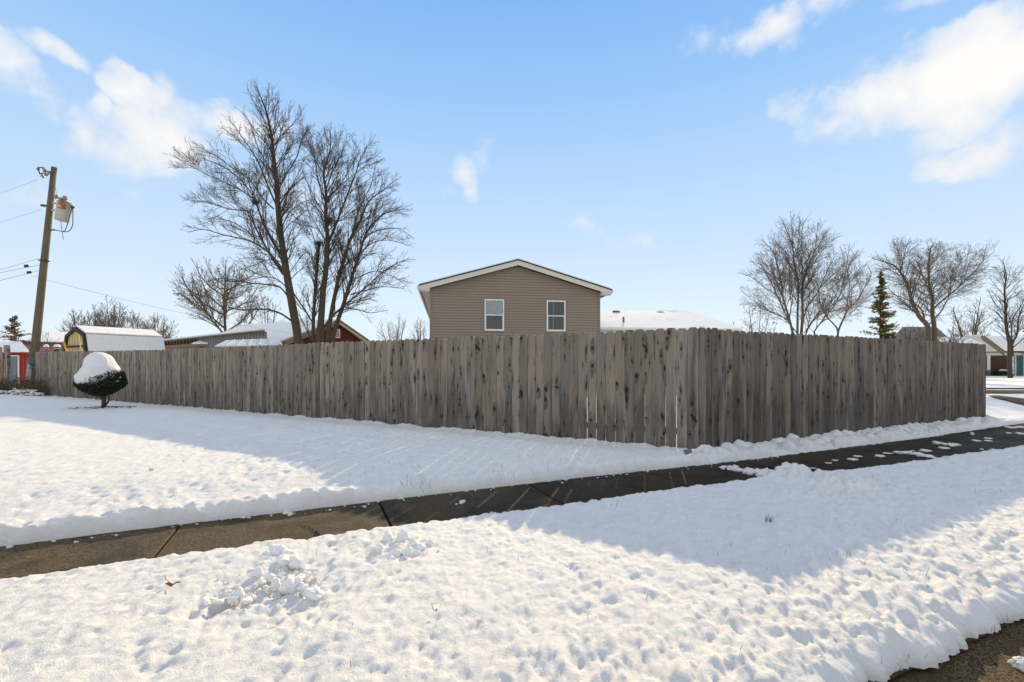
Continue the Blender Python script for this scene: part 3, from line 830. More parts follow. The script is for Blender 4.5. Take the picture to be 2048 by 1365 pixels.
# ------------------------------------------------------------------ trees
class Tree:
    def __init__(s, seed): s.r = random.Random(seed); s.tubes = []      # (points, r0, r1, level)
    def limb(s, pts, r0, r1, level):
        s.tubes.append((pts, r0, r1, level))
    def along(s, pts, t):
        seg = [math.dist(a, b) for a, b in zip(pts, pts[1:])]; L = sum(seg); x = t * L
        for i, l in enumerate(seg):
            if x <= l or i == len(seg) - 1:
                f = x / l if l else 0; a, b = pts[i], pts[i + 1]
                return tuple(a[k] + (b[k] - a[k]) * f for k in range(3)), tuple((b[k] - a[k]) / (l or 1) for k in range(3)), L
            x -= l
    def sprout(s, pts, r0, r1, level, maxlevel, dens, ratio, spread, up, rmin, t0=0.2, maxlen=9):
        """children along a limb, then theirs"""
        r = s.r; _, _, L = s.along(pts, 0)
        n = max(2, int(L * dens[level] + r.random()))
        for i in range(n):
            t = t0 + (0.99 - t0) * (i + r.random()) / n
            p, d, _ = s.along(pts, t)
            rad = r0 + (r1 - r0) * t
            # a direction at an angle to the parent
            a = (r.gauss(0, 1), r.gauss(0, 1), r.gauss(0, 1))
            k = sum(a[j] * d[j] for j in range(3)); a = [a[j] - k * d[j] for j in range(3)]
            m = math.sqrt(sum(q * q for q in a)) or 1; a = [q / m for q in a]
            th = math.radians(r.uniform(*spread))
            v = [d[j] * math.cos(th) + a[j] * math.sin(th) for j in range(3)]
            v[2] += up; m = math.sqrt(sum(q * q for q in v)); v = [q / m for q in v]
            ln = min(maxlen, L * ratio * (1.15 - 0.75 * t) * r.uniform(0.6, 1.25), 0.38 + (1.02 - t) * L * 0.6)
            if ln < 0.12: continue
            npt = 4 if level < 2 else 3
            q = list(p); c = [tuple(q)]
            for j in range(1, npt):
                v = [v[0] + r.gauss(0, 0.10), v[1] + r.gauss(0, 0.10), v[2] + r.gauss(0, 0.10) + up * 0.35]
                m = math.sqrt(sum(x * x for x in v)); v = [x / m for x in v]
                q = [q[k] + v[k] * ln / (npt - 1) for k in range(3)]; c.append(tuple(q))
            cr0 = max(rmin, min(rad * 0.6, 0.004 + 0.017 * ln) * r.uniform(0.75, 1.0)); cr1 = max(rmin * 0.6, cr0 * 0.3)
            s.limb(c, cr0, cr1, level + 1)
            if level + 1 < maxlevel: s.sprout(c, cr0, cr1, level + 1, maxlevel, dens, ratio, spread, up, rmin, 0.22, maxlen)
    def mesh(s, levels, k, name, mat, off):
        V = []; F = []; base = 0
        groups = {}
        for pts, r0, r1, lv in s.tubes:
            if lv in levels: groups.setdefault(len(pts), []).append((pts, r0, r1))
        for n, lst in groups.items():
            A = np.array([t[0] for t in lst], dtype=np.float64) - np.array(off)
            r0 = np.array([t[1] for t in lst]); r1 = np.array([t[2] for t in lst])
            T = np.empty_like(A)
            T[:, 0] = A[:, 1] - A[:, 0]; T[:, -1] = A[:, -1] - A[:, -2]
            if n > 2: T[:, 1:-1] = A[:, 2:] - A[:, :-2]
            T /= np.linalg.norm(T, axis=2, keepdims=True) + 1e-9
            ref = np.where((np.abs(T[:, :1, 2:3]) > 0.85), np.array([1.0, 0.2, 0]), np.array([0.1, 0.2, 1.0]))
            a = ref - T * (ref * T).sum(2, keepdims=True); a /= np.linalg.norm(a, axis=2, keepdims=True) + 1e-9
            b = np.cross(T, a)
            rad = r0[:, None] + (r1 - r0)[:, None] * np.linspace(0, 1, n)[None, :]
            an = 2 * np.pi * np.arange(k) / k
            ring = A[:, :, None, :] + rad[:, :, None, None] * (a[:, :, None, :] * np.cos(an)[None, None, :, None] + b[:, :, None, :] * np.sin(an)[None, None, :, None])
            V.append(ring.reshape(-1, 3))
            m = len(lst)
            idx = base + np.arange(m * n * k).reshape(m, n, k)
            q = np.stack([idx[:, :-1], np.roll(idx, -1, 2)[:, :-1], np.roll(idx, -1, 2)[:, 1:], idx[:, 1:]], -1).reshape(-1, 4)
            F.append(q); base += m * n * k
        return mesh_np(name, np.concatenate(V), np.concatenate(F), mat, True)
def smooth_path(pts, n=3):
    """Catmull-Rom through pts"""
    out = []
    for i in range(len(pts) - 1):
        p0, p1, p2, p3 = pts[max(i - 1, 0)], pts[i], pts[i + 1], pts[min(i + 2, len(pts) - 1)]
        for j in range(n):
            t = j / n
            out.append(tuple(0.5 * (2 * p1[k] + (p2[k] - p0[k]) * t + (2 * p0[k] - 5 * p1[k] + 4 * p2[k] - p3[k]) * t * t + (3 * p1[k] - p0[k] - 3 * p2[k] + p3[k]) * t ** 3) for k in range(3)))
    out.append(tuple(pts[-1]))
    return out
def snow_on(tree, levels, minr, parent, off, frac=0.6):
    """settled snow on the upper side of the flatter limbs"""
    m = MB()
    for pts, r0, r1, lv in tree.tubes:
        if lv not in levels or r0 < minr: continue
        n = len(pts)
        for i in range(n - 1):
            a, b = Vector(pts[i]), Vector(pts[i + 1]); d = b - a
            if d.length < 1e-4 or abs(d.normalized().z) > 0.66: continue
            if tree.r.random() > frac: continue
            ra = r0 + (r1 - r0) * i / n
            up = Vector((0, 0, 1)); up = (up - d.normalized() * d.normalized().z).normalized()
            m.tube([a + up * ra * 0.55, b + up * ra * 0.55], ra * 0.62, 5)
    if m.v: m.build('snow', M_SNOW, parent, True, 'stuff')
def finish_tree(t, root, bark, twig, thick=(0, 1), thin=(2, 3, 4), kt=8, off=None):
    off = tuple(root.location)
    link('trunk', t.mesh(thick, kt, 'trunk', bark, off), root)
    link('crown', t.mesh(thin, 3, 'crown', twig, off), root)
def leaves_on(t, root, n, size, mat, seed, level=3):
    """withered leaves still hanging on the twigs"""
    r = random.Random(seed); ends = [p for p in t.tubes if p[3] >= level]
    m = MB()
    for _ in range(n):
        p = Vector(r.choice(ends)[0][r.choice([-1, -2])]); a = Vector((r.gauss(0, 1), r.gauss(0, 1), r.gauss(0, 1))).normalized() * size; b = a.cross(Vector((r.gauss(0, 1), r.gauss(0, 1), r.gauss(0, 1)))).normalized() * size * 0.6
        m.poly([p, p + a * 0.5 + b, p + a, p + a * 0.5 - b])
    return m.build('leaves', mat, root, False, 'stuff')

def traced_tree(name, label, limbs, depth, base_px, seed, dens, ratio, maxlevel=4, rmin=0.007, bark=None, twig=None, scale=1.0, spread=(22, 48), up=0.10, off=(0, 0), snow=True, crownlevels=(2, 3, 4), jitter=0.9, maxlen=2.6):
    """limbs: (list of photo pixels, r0, r1[, depth drift]) of the main limbs; their branches grow from them"""
    t = Tree(seed); rr = random.Random(seed)
    b = P(base_px[0], base_px[1], depth); root = thing(name, label, 'tree', (b.x, b.y, 0.0))
    for L in limbs:
        pts, r0, r1 = L[0], L[1], L[2]; drift = L[3] if len(L) > 3 else rr.uniform(-1, 1) * jitter
        lv = L[4] if len(L) > 4 else 0
        n = len(pts)
        w3 = [tuple(P(off[0] + x / scale, off[1] + y / scale, depth + drift * (i / (n - 1)) ** 1.3 * (1 if lv == 0 else 2.0))) for i, (x, y) in enumerate(pts)]
        w3 = smooth_path(w3, 3)
        t.limb(w3, r0, r1, lv)
        t.sprout(w3, r0, r1, 1 if lv == 0 else 1, maxlevel, dens, ratio, spread, up, rmin, 0.30 if lv == 0 else 0.15, maxlen)
    finish_tree(t, root, bark or M_BARK, twig or M_TWIG, (0, 1), crownlevels, 9)
    if snow: snow_on(t, (0, 1), 0.03, root, b)
    return root, t

# left maple: one leaning trunk
K3 = 2.575; O3 = (330, 170)
A_limbs = [
    ([(690, 1420), (690, 1330), (655, 1130), (625, 960), (605, 830), (590, 720), (580, 600), (575, 500), (560, 370), (548, 260), (525, 150), (500, 80), (475, 25)], 0.34, 0.012, 0.0),
    ([(612, 960), (560, 890), (510, 845), (440, 805), (380, 790), (290, 770), (200, 745), (120, 760)], 0.10, 0.010, None, 1),
    ([(608, 975), (555, 895), (500, 800), (460, 720), (430, 655), (330, 640), (220, 605), (130, 600)], 0.11, 0.010, None, 1),
    ([(592, 870), (540, 780), (495, 680), (465, 600), (430, 570), (370, 530), (280, 490), (170, 440), (40, 362)], 0.11, 0.009, None, 1),
    ([(582, 640), (530, 520), (490, 420), (440, 330), (390, 260), (330, 180)], 0.085, 0.008, None, 1),
    ([(560, 640), (500, 580), (430, 480), (350, 430), (270, 370), (150, 330)], 0.07, 0.008, None, 1),
    ([(578, 560), (620, 470), (680, 370), (700, 290), (745, 210)], 0.07, 0.008, None, 1),
    ([(548, 330), (600, 260), (650, 210), (705, 150)], 0.05, 0.008, None, 1),
    ([(572, 470), (520, 400), (470, 300), (440, 200), (400, 140)], 0.055, 0.008, None, 1),
    ([(600, 740), (640, 660), (700, 610), (760, 590)], 0.055, 0.008, None, 1),
    ([(588, 690), (620, 590), (660, 520), (720, 470)], 0.055, 0.008, None, 1),
    ([(650, 1215), (600, 1180), (540, 1160), (470, 1155), (400, 1160), (325, 1145)], 0.085, 0.030, None, 1),
    ([(640, 1100), (590, 1040), (520, 1028), (430, 1020), (330, 1000), (250, 1000)], 0.075, 0.012, None, 1),
    ([(640, 1060), (590, 1010), (530, 990), (460, 1000), (380, 1030)], 0.06, 0.010, None, 1),
    ([(610, 960), (560, 940), (500, 900), (430, 890), (380, 900)], 0.045, 0.008, None, 1),
    ([(640, 1010), (690, 960), (760, 920)], 0.04, 0.008, None, 1),
]
A_limbs += [
    ([(612, 900), (650, 820), (690, 760), (730, 700)], 0.045, 0.008, None, 1),
    ([(597, 780), (640, 720), (690, 680), (740, 640)], 0.045, 0.008, None, 1),
    ([(580, 600), (640, 540), (690, 450), (720, 380)], 0.05, 0.008, None, 1),
    ([(566, 420), (620, 350), (670, 300), (730, 270)], 0.04, 0.008, None, 1),
    ([(630, 990), (690, 900), (740, 850)], 0.04, 0.008, None, 1),
    ([(620, 920), (540, 900), (460, 930), (370, 960)], 0.045, 0.008, None, 1),
    ([(530, 160), (570, 110), (590, 70)], 0.025, 0.008, None, 1),
    ([(500, 840), (430, 760), (330, 700), (230, 690)], 0.05, 0.008, None, 1),
    ([(470, 600), (400, 500), (300, 420), (190, 380)], 0.05, 0.008, None, 1),
]
B_limbs = [
    ([(795, 1420), (795, 1320), (805, 1200), (815, 1060), (830, 950), (838, 800), (828, 680), (830, 560), (818, 450), (850, 340), (850, 240)], 0.30, 0.010, 0.0),
    ([(764, 1420), (765, 1320), (765, 1200), (775, 1050), (786, 900), (795, 815)], 0.14, 0.07, 0.5),
    ([(845, 1420), (840, 1300), (855, 1190), (880, 1060), (902, 960), (930, 880), (960, 780), (1010, 690), (1050, 600), (1120, 545), (1195, 485)], 0.20, 0.009, 0.8),
    ([(865, 1420), (868, 1290), (920, 1130), (960, 1000), (1000, 880), (1030, 780), (1085, 700), (1150, 655), (1250, 640)], 0.19, 0.009, 1.3),
    ([(836, 830), (880, 720), (912, 640), (950, 540), (985, 450), (1010, 370), (1065, 290)], 0.12, 0.008, None, 1),
    ([(800, 1285), (850, 1205), (920, 1140), (980, 1090), (1060, 1020), (1140, 950), (1260, 890)], 0.13, 0.009, None, 1),
    ([(925, 1145), (1000, 1160), (1060, 1175), (1150, 1160)], 0.055, 0.009, None, 1),
    ([(960, 1080), (1050, 1055), (1130, 1040), (1230, 1050)], 0.06, 0.009, None, 1),
    ([(770, 1240), (720, 1160), (680, 1100), (640, 1040)], 0.07, 0.03, None, 1),
    ([(755, 1320), (720, 1240), (690, 1180)], 0.06, 0.03, None, 1),
    ([(826, 600), (790, 500), (775, 400), (760, 300), (745, 240)], 0.07, 0.008, None, 1),
    ([(830, 540), (870, 430), (920, 330), (940, 250)], 0.06, 0.008, None, 1),
    ([(786, 900), (770, 800), (740, 720), (690, 650)], 0.05, 0.008, None, 1),
    ([(1000, 880), (1060, 820), (1150, 800), (1260, 830)], 0.06, 0.008, None, 1),
    ([(1030, 780), (1100, 750), (1200, 740), (1280, 790)], 0.055, 0.008, None, 1),
    ([(900, 960), (960, 900), (1050, 870), (1170, 880)], 0.05, 0.008, None, 1),
    ([(985, 450), (1030, 420), (1090, 400), (1130, 380)], 0.035, 0.008, None, 1),
    ([(815, 1050), (770, 980), (720, 960)], 0.04, 0.008, None, 1),
    ([(960, 780), (1000, 640), (1060, 520), (1080, 420)], 0.06, 0.008, None, 1),
    ([(838, 820), (790, 740), (740, 650), (720, 560)], 0.05, 0.008, None, 1),
    ([(832, 680), (780, 600), (730, 500), (700, 420)], 0.05, 0.008, None, 1),
    ([(835, 760), (900, 690), (960, 640), (1030, 560)], 0.045, 0.008, None, 1),
    ([(828, 600), (900, 520), (960, 420), (1000, 340)], 0.045, 0.008, None, 1),
    ([(822, 980), (770, 890), (720, 850)], 0.04, 0.008, None, 1),
    ([(985, 1000), (1080, 960), (1180, 990), (1250, 1040)], 0.045, 0.008, None, 1),
]
def fix(limbs):
    out = []
    for L in limbs:
        L = list(L)
        L[1] *= 0.54 if len(L) > 4 else 0.64
        if len(L) > 3 and L[3] is None: L[3] = random.uniform(-1.2, 1.2)
        out.append(tuple(L))
    return out
DENS = {1: 4.6, 2: 6.5, 3: 9.0}
treeA, tA = traced_tree('maple_tree', 'tall bare tree with one leaning trunk, left half of the big crown', fix(A_limbs), 22.0, (598, 700), 5, DENS, 0.44, 4, 0.0065, scale=K3, off=O3, maxlen=1.75)
treeB, tB = traced_tree('maple_tree', 'tall bare tree of several stems in front of the red house', fix(B_limbs), 22.3, (640, 700), 9, DENS, 0.44, 4, 0.0065, scale=K3, off=O3, maxlen=1.75)
def nest(px, py, r, tree, d):
    m = MB(); rr = random.Random(int(px)); c = P(px, py, d)
    for _ in range(150):
        a = c + Vector((rr.gauss(0, .5), rr.gauss(0, .5), rr.gauss(0, .35))) * r
        v = Vector((rr.gauss(0, 1), rr.gauss(0, 1), rr.gauss(0, .5))).normalized() * r
        m.tube([a - v * 0.5, a + v * 0.5], 0.008, 3, False)
    o = m.build('bird_nest', M_TWIG)
    return o
tag(nest(659, 442, 0.26, treeB, 22.3), 'large ragged twig nest in the fork of the many-stemmed bare tree', 'nest', 'nests in the bare trees')
tag(nest(636, 487, 0.16, treeB, 22.5), 'lower small twig nest on the broken stem top', 'nest', 'nests in the bare trees')
tag(nest(511, 405, 0.13, treeA, 22.2), 'small twig nest high on a limb of the leaning bare tree', 'nest', 'nests in the bare trees')

def auto_tree(name, label, px, base_py, top_py, width_px, d, seed, stems=1, dens=None, ratio=0.42, levels=4, rmin=0.012, bark=None, twig=None, trunk_r=0.16, fork=0.25, up=0.12, lean=0.0, leaves=0, group=None, spread=(25, 50)):
    t = Tree(seed); r = random.Random(seed)
    b = P(px, 730, d); z0 = 0.0; H = EYE + (730 - top_py) / FOC * d; W = width_px / FOC * d / 2
    root = thing(name, label, 'tree', (b.x, b.y, 0), group=group)
    dens = {k_: v_ * 1.45 for k_, v_ in (dens or {1: 1.6, 2: 2.2, 3: 2.6}).items()}
    if stems == 1:
        tr = smooth_path([(b.x, b.y, -0.1), (b.x + lean * 0.3, b.y, H * fork), (b.x + lean * 0.6 + r.uniform(-.2, .2), b.y, H * 0.6), (b.x + lean, b.y, H * 0.98)], 4)
        t.limb(tr, trunk_r, 0.02, 0)
        nl = 17
        for i in range(nl):
            f = fork + (0.85 - fork) * (i + r.random() * 0.6) / nl
            p, dd, _ = t.along(tr, f)
            a = 2.4 * i + r.uniform(-0.4, 0.4); reach = W * r.uniform(0.75, 1.05) * (1.15 - 0.75 * max(0, (f - 0.4)))
            zt = min(H * 0.97, p[2] + (H - p[2]) * r.uniform(0.45, 0.85))
            e = (p[0] + reach * math.cos(a), p[1] + reach * math.sin(a), zt)
            mid = tuple(p[k] * 0.5 + e[k] * 0.5 for k in range(3)); mid = (mid[0] + (e[0] - p[0]) * 0.12, mid[1] + (e[1] - p[1]) * 0.12, mid[2] - 0.03 * H)
            lp = smooth_path([p, mid, e], 4)
            rr0 = trunk_r * 0.45 * (1.1 - 0.5 * f)
            t.limb(lp, rr0, rmin, 1)
            t.sprout(lp, rr0, rmin, 1, levels, dens, ratio, spread, up, rmin, 0.15, H * 0.3)
        t.sprout(tr, trunk_r * 0.4, rmin, 1, levels, dens, ratio * 0.7, spread, up, rmin, 0.55, H * 0.2)
    else:
        for i in range(stems):
            a = 2 * math.pi * (i + r.random() * 0.5) / stems
            f = r.uniform(0.25, 1.0)
            e = (b.x + W * f * math.cos(a), b.y + W * f * math.sin(a) * 0.7, H * (1.02 - 0.38 * f * f) * r.uniform(0.9, 1.0))
            s0 = (b.x + 0.15 * math.cos(a), b.y + 0.15 * math.sin(a), -0.1)
            mid = (s0[0] * 0.6 + e[0] * 0.4, s0[1] * 0.6 + e[1] * 0.4, e[2] * 0.52)
            lp = smooth_path([s0, mid, e], 5)
            t.limb(lp, trunk_r * r.uniform(0.5, 1.0), rmin, 0)
            t.sprout(lp, trunk_r * 0.5, rmin, 1, levels, dens, ratio, spread, up, rmin, 0.22, H * 0.3)
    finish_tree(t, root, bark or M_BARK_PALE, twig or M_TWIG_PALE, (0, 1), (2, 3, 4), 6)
    if leaves: leaves_on(t, root, leaves, 0.10, M_DEADLEAF, seed)
    return root, t

auto_tree('bare_tree', 'bare spreading tree with pruned trunk rising behind the grey metal shed', 452, 690, 516, 140, 38, 21, 1, {1: 2.4, 2: 3.2, 3: 3.6}, 0.45, 4, 0.011, trunk_r=0.2, fork=0.3, leaves=420)
auto_tree('bare_tree', 'thin crooked bare tree between the grey metal shed and the leaning maple', 535, 690, 585, 110, 40, 22, 3, {1: 1.3, 2: 2.0, 3: 2.0}, 0.4, 3, 0.014, trunk_r=0.12)
for i, (px, top, wd, lab) in enumerate([(160, 608, 84, 'bare pale tree above the left slope of the gambrel barn roof'), (226, 594, 95, 'dense bare tree standing behind the middle of the gambrel barn roof'),
                                         (196, 606, 44, 'slim bare tree behind the barn roof, left of the dense one'), (284, 608, 76, 'bare tree above the right part of the gambrel barn roof'),
                                         (318, 620, 80, 'low bare tree at the right end of the gambrel barn roof')]):
    auto_tree('bare_tree', lab, px, 690, top, wd, 52 + 2 * i, 30 + i, 6, {1: 1.6, 2: 2.4, 3: 2.4}, 0.45, 4, 0.015, trunk_r=0.12, group='bare trees behind the barn', leaves=120, up=0.2)
auto_tree('bare_tree', 'thin bare tree between the red house and the tan house', 790, 690, 622, 96, 48, 41, 5, {1: 1.5, 2: 2.2, 3: 2.2}, 0.45, 4, 0.012, trunk_r=0.11)
auto_tree('bare_tree', 'small bare tree close to the left corner of the tan house', 842, 690, 632, 54, 50, 42, 4, {1: 1.5, 2: 2.2, 3: 2.2}, 0.45, 4, 0.012, trunk_r=0.08)
auto_tree('bare_tree', 'tiny distant bare tree above the long grey metal shed roof', 362, 690, 658, 34, 60, 43, 3, {1: 0.8, 2: 1.2, 3: 1.2}, 0.42, 3, 0.02, trunk_r=0.08)
# right group, traced
K5 = 5.056; O5 = (1440, 410)
CR_l = [
    ([(822, 1420), (822, 1300), (835, 1100), (830, 850), (860, 700), (905, 590), (960, 440), (990, 180)], 0.19, 0.012, 0.0),
    ([(780, 1420), (782, 1300), (785, 1050), (790, 800), (750, 600), (735, 430), (680, 280), (630, 140)], 0.15, 0.012, 0.6),
    ([(745, 1400), (735, 1300), (690, 1120), (640, 960), (620, 800), (570, 580), (540, 480), (420, 350)], 0.16, 0.012, -0.5),
    ([(700, 1170), (610, 1125), (520, 1090), (420, 1020), (310, 950), (225, 870)], 0.07, 0.012, None, 1),
    ([(640, 1010), (560, 900), (440, 830), (350, 750), (200, 690)], 0.07, 0.012, None, 1),
    ([(620, 820), (540, 750), (450, 650), (370, 520)], 0.06, 0.012, None, 1),
    ([(570, 580), (600, 480), (590, 390)], 0.05, 0.012, None, 1),
    ([(740, 560), (790, 430), (800, 270), (810, 150)], 0.05, 0.012, None, 1),
    ([(735, 430), (730, 300), (710, 70)], 0.045, 0.012, None, 1),
    ([(830, 850), (830, 600), (830, 250), (880, 130)], 0.08, 0.012, None, 1),
    ([(860, 700), (920, 600), (1000, 470), (1100, 380), (1215, 315)], 0.07, 0.012, None, 1),
    ([(832, 1110), (845, 1080), (920, 980), (1010, 840), (1080, 680), (1180, 480)], 0.09, 0.012, None, 1),
    ([(905, 650), (980, 540), (1110, 490)], 0.05, 0.012, None, 1),
    ([(850, 1480), (870, 1300), (930, 1190), (1000, 1090), (1110, 1040), (1180, 960), (1260, 830), (1300, 700)], 0.11, 0.012, None, 1),
    ([(945, 1480), (955, 1300), (960, 1270), (1080, 1110), (1180, 980), (1250, 780), (1310, 400)], 0.12, 0.012, None, 1),
    ([(1010, 840), (1100, 740), (1200, 660), (1260, 580)], 0.05, 0.012, None, 1),
    ([(700, 1150), (720, 1000), (700, 850), (700, 600), (640, 480)], 0.08, 0.012, None, 1),
    ([(735, 1000), (720, 800), (690, 500), (660, 400)], 0.06, 0.012, None, 1),
    ([(800, 1330), (700, 1200), (600, 1110), (480, 1070), (330, 1010), (240, 960)], 0.07, 0.012, None, 1),
    ([(745, 1270), (640, 1060), (560, 880), (480, 720), (400, 600), (300, 570)], 0.09, 0.012, None, 1),
    ([(840, 1160), (900, 1000), (1000, 900), (1130, 840), (1250, 700)], 0.08, 0.012, None, 1),
    ([(850, 1300), (950, 1150), (1060, 1040), (1200, 1000)], 0.06, 0.012, None, 1),
    ([(640, 950), (560, 760), (500, 600), (400, 470)], 0.06, 0.012, None, 1),
    ([(900, 600), (980, 430), (1080, 280)], 0.05, 0.012, None, 1),
]
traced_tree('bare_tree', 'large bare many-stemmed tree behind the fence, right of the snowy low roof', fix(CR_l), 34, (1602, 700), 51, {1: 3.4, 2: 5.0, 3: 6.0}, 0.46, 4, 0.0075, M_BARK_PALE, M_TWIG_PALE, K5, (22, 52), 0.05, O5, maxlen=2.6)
SL_l = [
    ([(1188, 1400), (1190, 1280), (1160, 1220), (1070, 1120), (1010, 980), (1000, 860), (960, 740), (900, 680)], 0.12, 0.012, 0.5),
    ([(1188, 1400), (1195, 1280), (1250, 1150), (1300, 1050), (1400, 950), (1450, 850), (1530, 710), (1500, 640)], 0.14, 0.012, 0.0),
    ([(1300, 1045), (1285, 970), (1310, 900), (1310, 780), (1290, 660), (1330, 550), (1400, 460)], 0.08, 0.012, None, 1),
    ([(1280, 970), (1220, 880), (1160, 760)], 0.05, 0.012, None, 1),
    ([(1250, 1150), (1340, 1120), (1430, 1090)], 0.04, 0.012, None, 1),
    ([(1310, 880), (1390, 780), (1450, 700)], 0.04, 0.012, None, 1),
]
traced_tree('bare_tree', 'slender forked bare tree between the many-stemmed tree and the spruce', fix(SL_l), 40, (1675, 700), 53, {1: 3.2, 2: 4.8, 3: 6.0}, 0.46, 4, 0.0075, M_BARK_PALE, M_TWIG_PALE, K5, (22, 55), 0.04, O5, maxlen=2.2)
O6 = (1728, 450)
W_l = [
    ([(640, 1300), (645, 1150), (640, 1020), (560, 930), (490, 790), (440, 620), (380, 500), (300, 410), (180, 370), (80, 340)], 0.40, 0.014, 0.0),
    ([(710, 1300), (710, 1050), (690, 900), (690, 750), (660, 620), (655, 430), (670, 250), (720, 170)], 0.34, 0.014, 0.6),
    ([(640, 1040), (610, 960), (580, 860), (490, 780)], 0.13, 0.06, None, 1),
    ([(570, 850), (610, 780), (660, 690), (700, 600)], 0.08, 0.02, None, 1),
    ([(375, 490), (360, 380), (340, 260), (290, 150)], 0.09, 0.014, None, 1),
    ([(375, 440), (400, 330), (430, 210), (470, 130)], 0.07, 0.014, None, 1),
    ([(490, 770), (530, 600), (570, 500), (560, 420), (510, 320)], 0.09, 0.014, None, 1),
    ([(655, 660), (600, 540), (540, 390), (480, 330)], 0.09, 0.014, None, 1),
    ([(660, 430), (620, 370), (560, 300)], 0.06, 0.014, None, 1),
    ([(665, 420), (720, 330), (790, 280), (880, 230)], 0.06, 0.014, None, 1),
    ([(690, 700), (770, 640), (830, 560), (920, 460), (1000, 340), (1090, 250)], 0.11, 0.014, None, 1),
    ([(700, 850), (810, 750), (900, 680), (990, 590), (1110, 480), (1200, 370), (1320, 270)], 0.14, 0.014, None, 1),
    ([(650, 1010), (760, 900), (830, 780), (870, 680), (880, 520), (930, 420)], 0.12, 0.014, None, 1),
    ([(990, 590), (980, 520), (1010, 480), (1030, 380), (1080, 200)], 0.07, 0.014, None, 1),
    ([(480, 830), (400, 770), (300, 700), (240, 640)], 0.06, 0.014, None, 1),
    ([(440, 650), (360, 590), (260, 560), (190, 530)], 0.05, 0.014, None, 1),
    ([(1110, 480), (1210, 460), (1310, 450)], 0.05, 0.014, None, 1),
    ([(1200, 370), (1220, 280), (1240, 200)], 0.05, 0.014, None, 1),
]
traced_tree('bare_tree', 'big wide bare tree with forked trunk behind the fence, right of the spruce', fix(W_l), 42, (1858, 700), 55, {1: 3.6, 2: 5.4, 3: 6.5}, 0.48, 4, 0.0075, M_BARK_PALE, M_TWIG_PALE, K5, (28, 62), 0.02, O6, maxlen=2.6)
E_l = [
    ([(1480, 1560), (1470, 1400), (1470, 1200), (1440, 1040), (1430, 850), (1420, 650), (1440, 520), (1400, 350)], 0.30, 0.013, 0.0),
    ([(1500, 1330), (1500, 1200), (1550, 1100), (1560, 950), (1610, 820), (1680, 700)], 0.16, 0.013, 0.4),
    ([(1500, 1250), (1490, 1050), (1520, 920), (1600, 800), (1640, 640)], 0.11, 0.013, None, 1),
    ([(1440, 1040), (1350, 900), (1200, 800)], 0.07, 0.013, None, 1),
    ([(1420, 900), (1310, 780), (1260, 660)], 0.06, 0.013, None, 1),
    ([(1430, 640), (1370, 580), (1300, 520)], 0.045, 0.013, None, 1),
    ([(1440, 640), (1520, 540), (1620, 440)], 0.05, 0.013, None, 1),
    ([(1510, 1240), (1600, 1160), (1720, 1080)], 0.08, 0.013, None, 1),
    ([(1500, 1380), (1570, 1330), (1680, 1270)], 0.06, 0.02, None, 1),
    ([(1465, 1190), (1370, 1100), (1280, 1050)], 0.05, 0.013, None, 1),
]
traced_tree('bare_tree', 'bare tree on the lawn before the far brick house beside the teal door', fix(E_l), 41, (2020, 752), 57, {1: 3.2, 2: 4.6, 3: 5.0}, 0.46, 4, 0.0075, M_BARK, M_TWIG, K5, (25, 58), 0.04, O6, maxlen=2.0)
auto_tree('bare_tree', 'pale bare tree behind the wide forked tree, left of the far snowy roofs', 1938, 700, 590, 110, 58, 61, 5, {1: 1.2, 2: 1.8, 3: 2.0}, 0.42, 4, 0.018, trunk_r=0.18, leaves=120)
auto_tree('bare_tree', 'low bushy bare tree at the right end of the snowy low roof', 1512, 690, 590, 90, 36, 62, 5, {1: 1.5, 2: 2.0, 3: 2.0}, 0.42, 3, 0.012, trunk_r=0.08, leaves=240)
auto_tree('bare_tree', 'dark tangled low tree behind the spruce and the fence top', 1815, 700, 650, 120, 46, 63, 12, {1: 2.4, 2: 3.0, 3: 3.0}, 0.45, 4, 0.016, trunk_r=0.09)

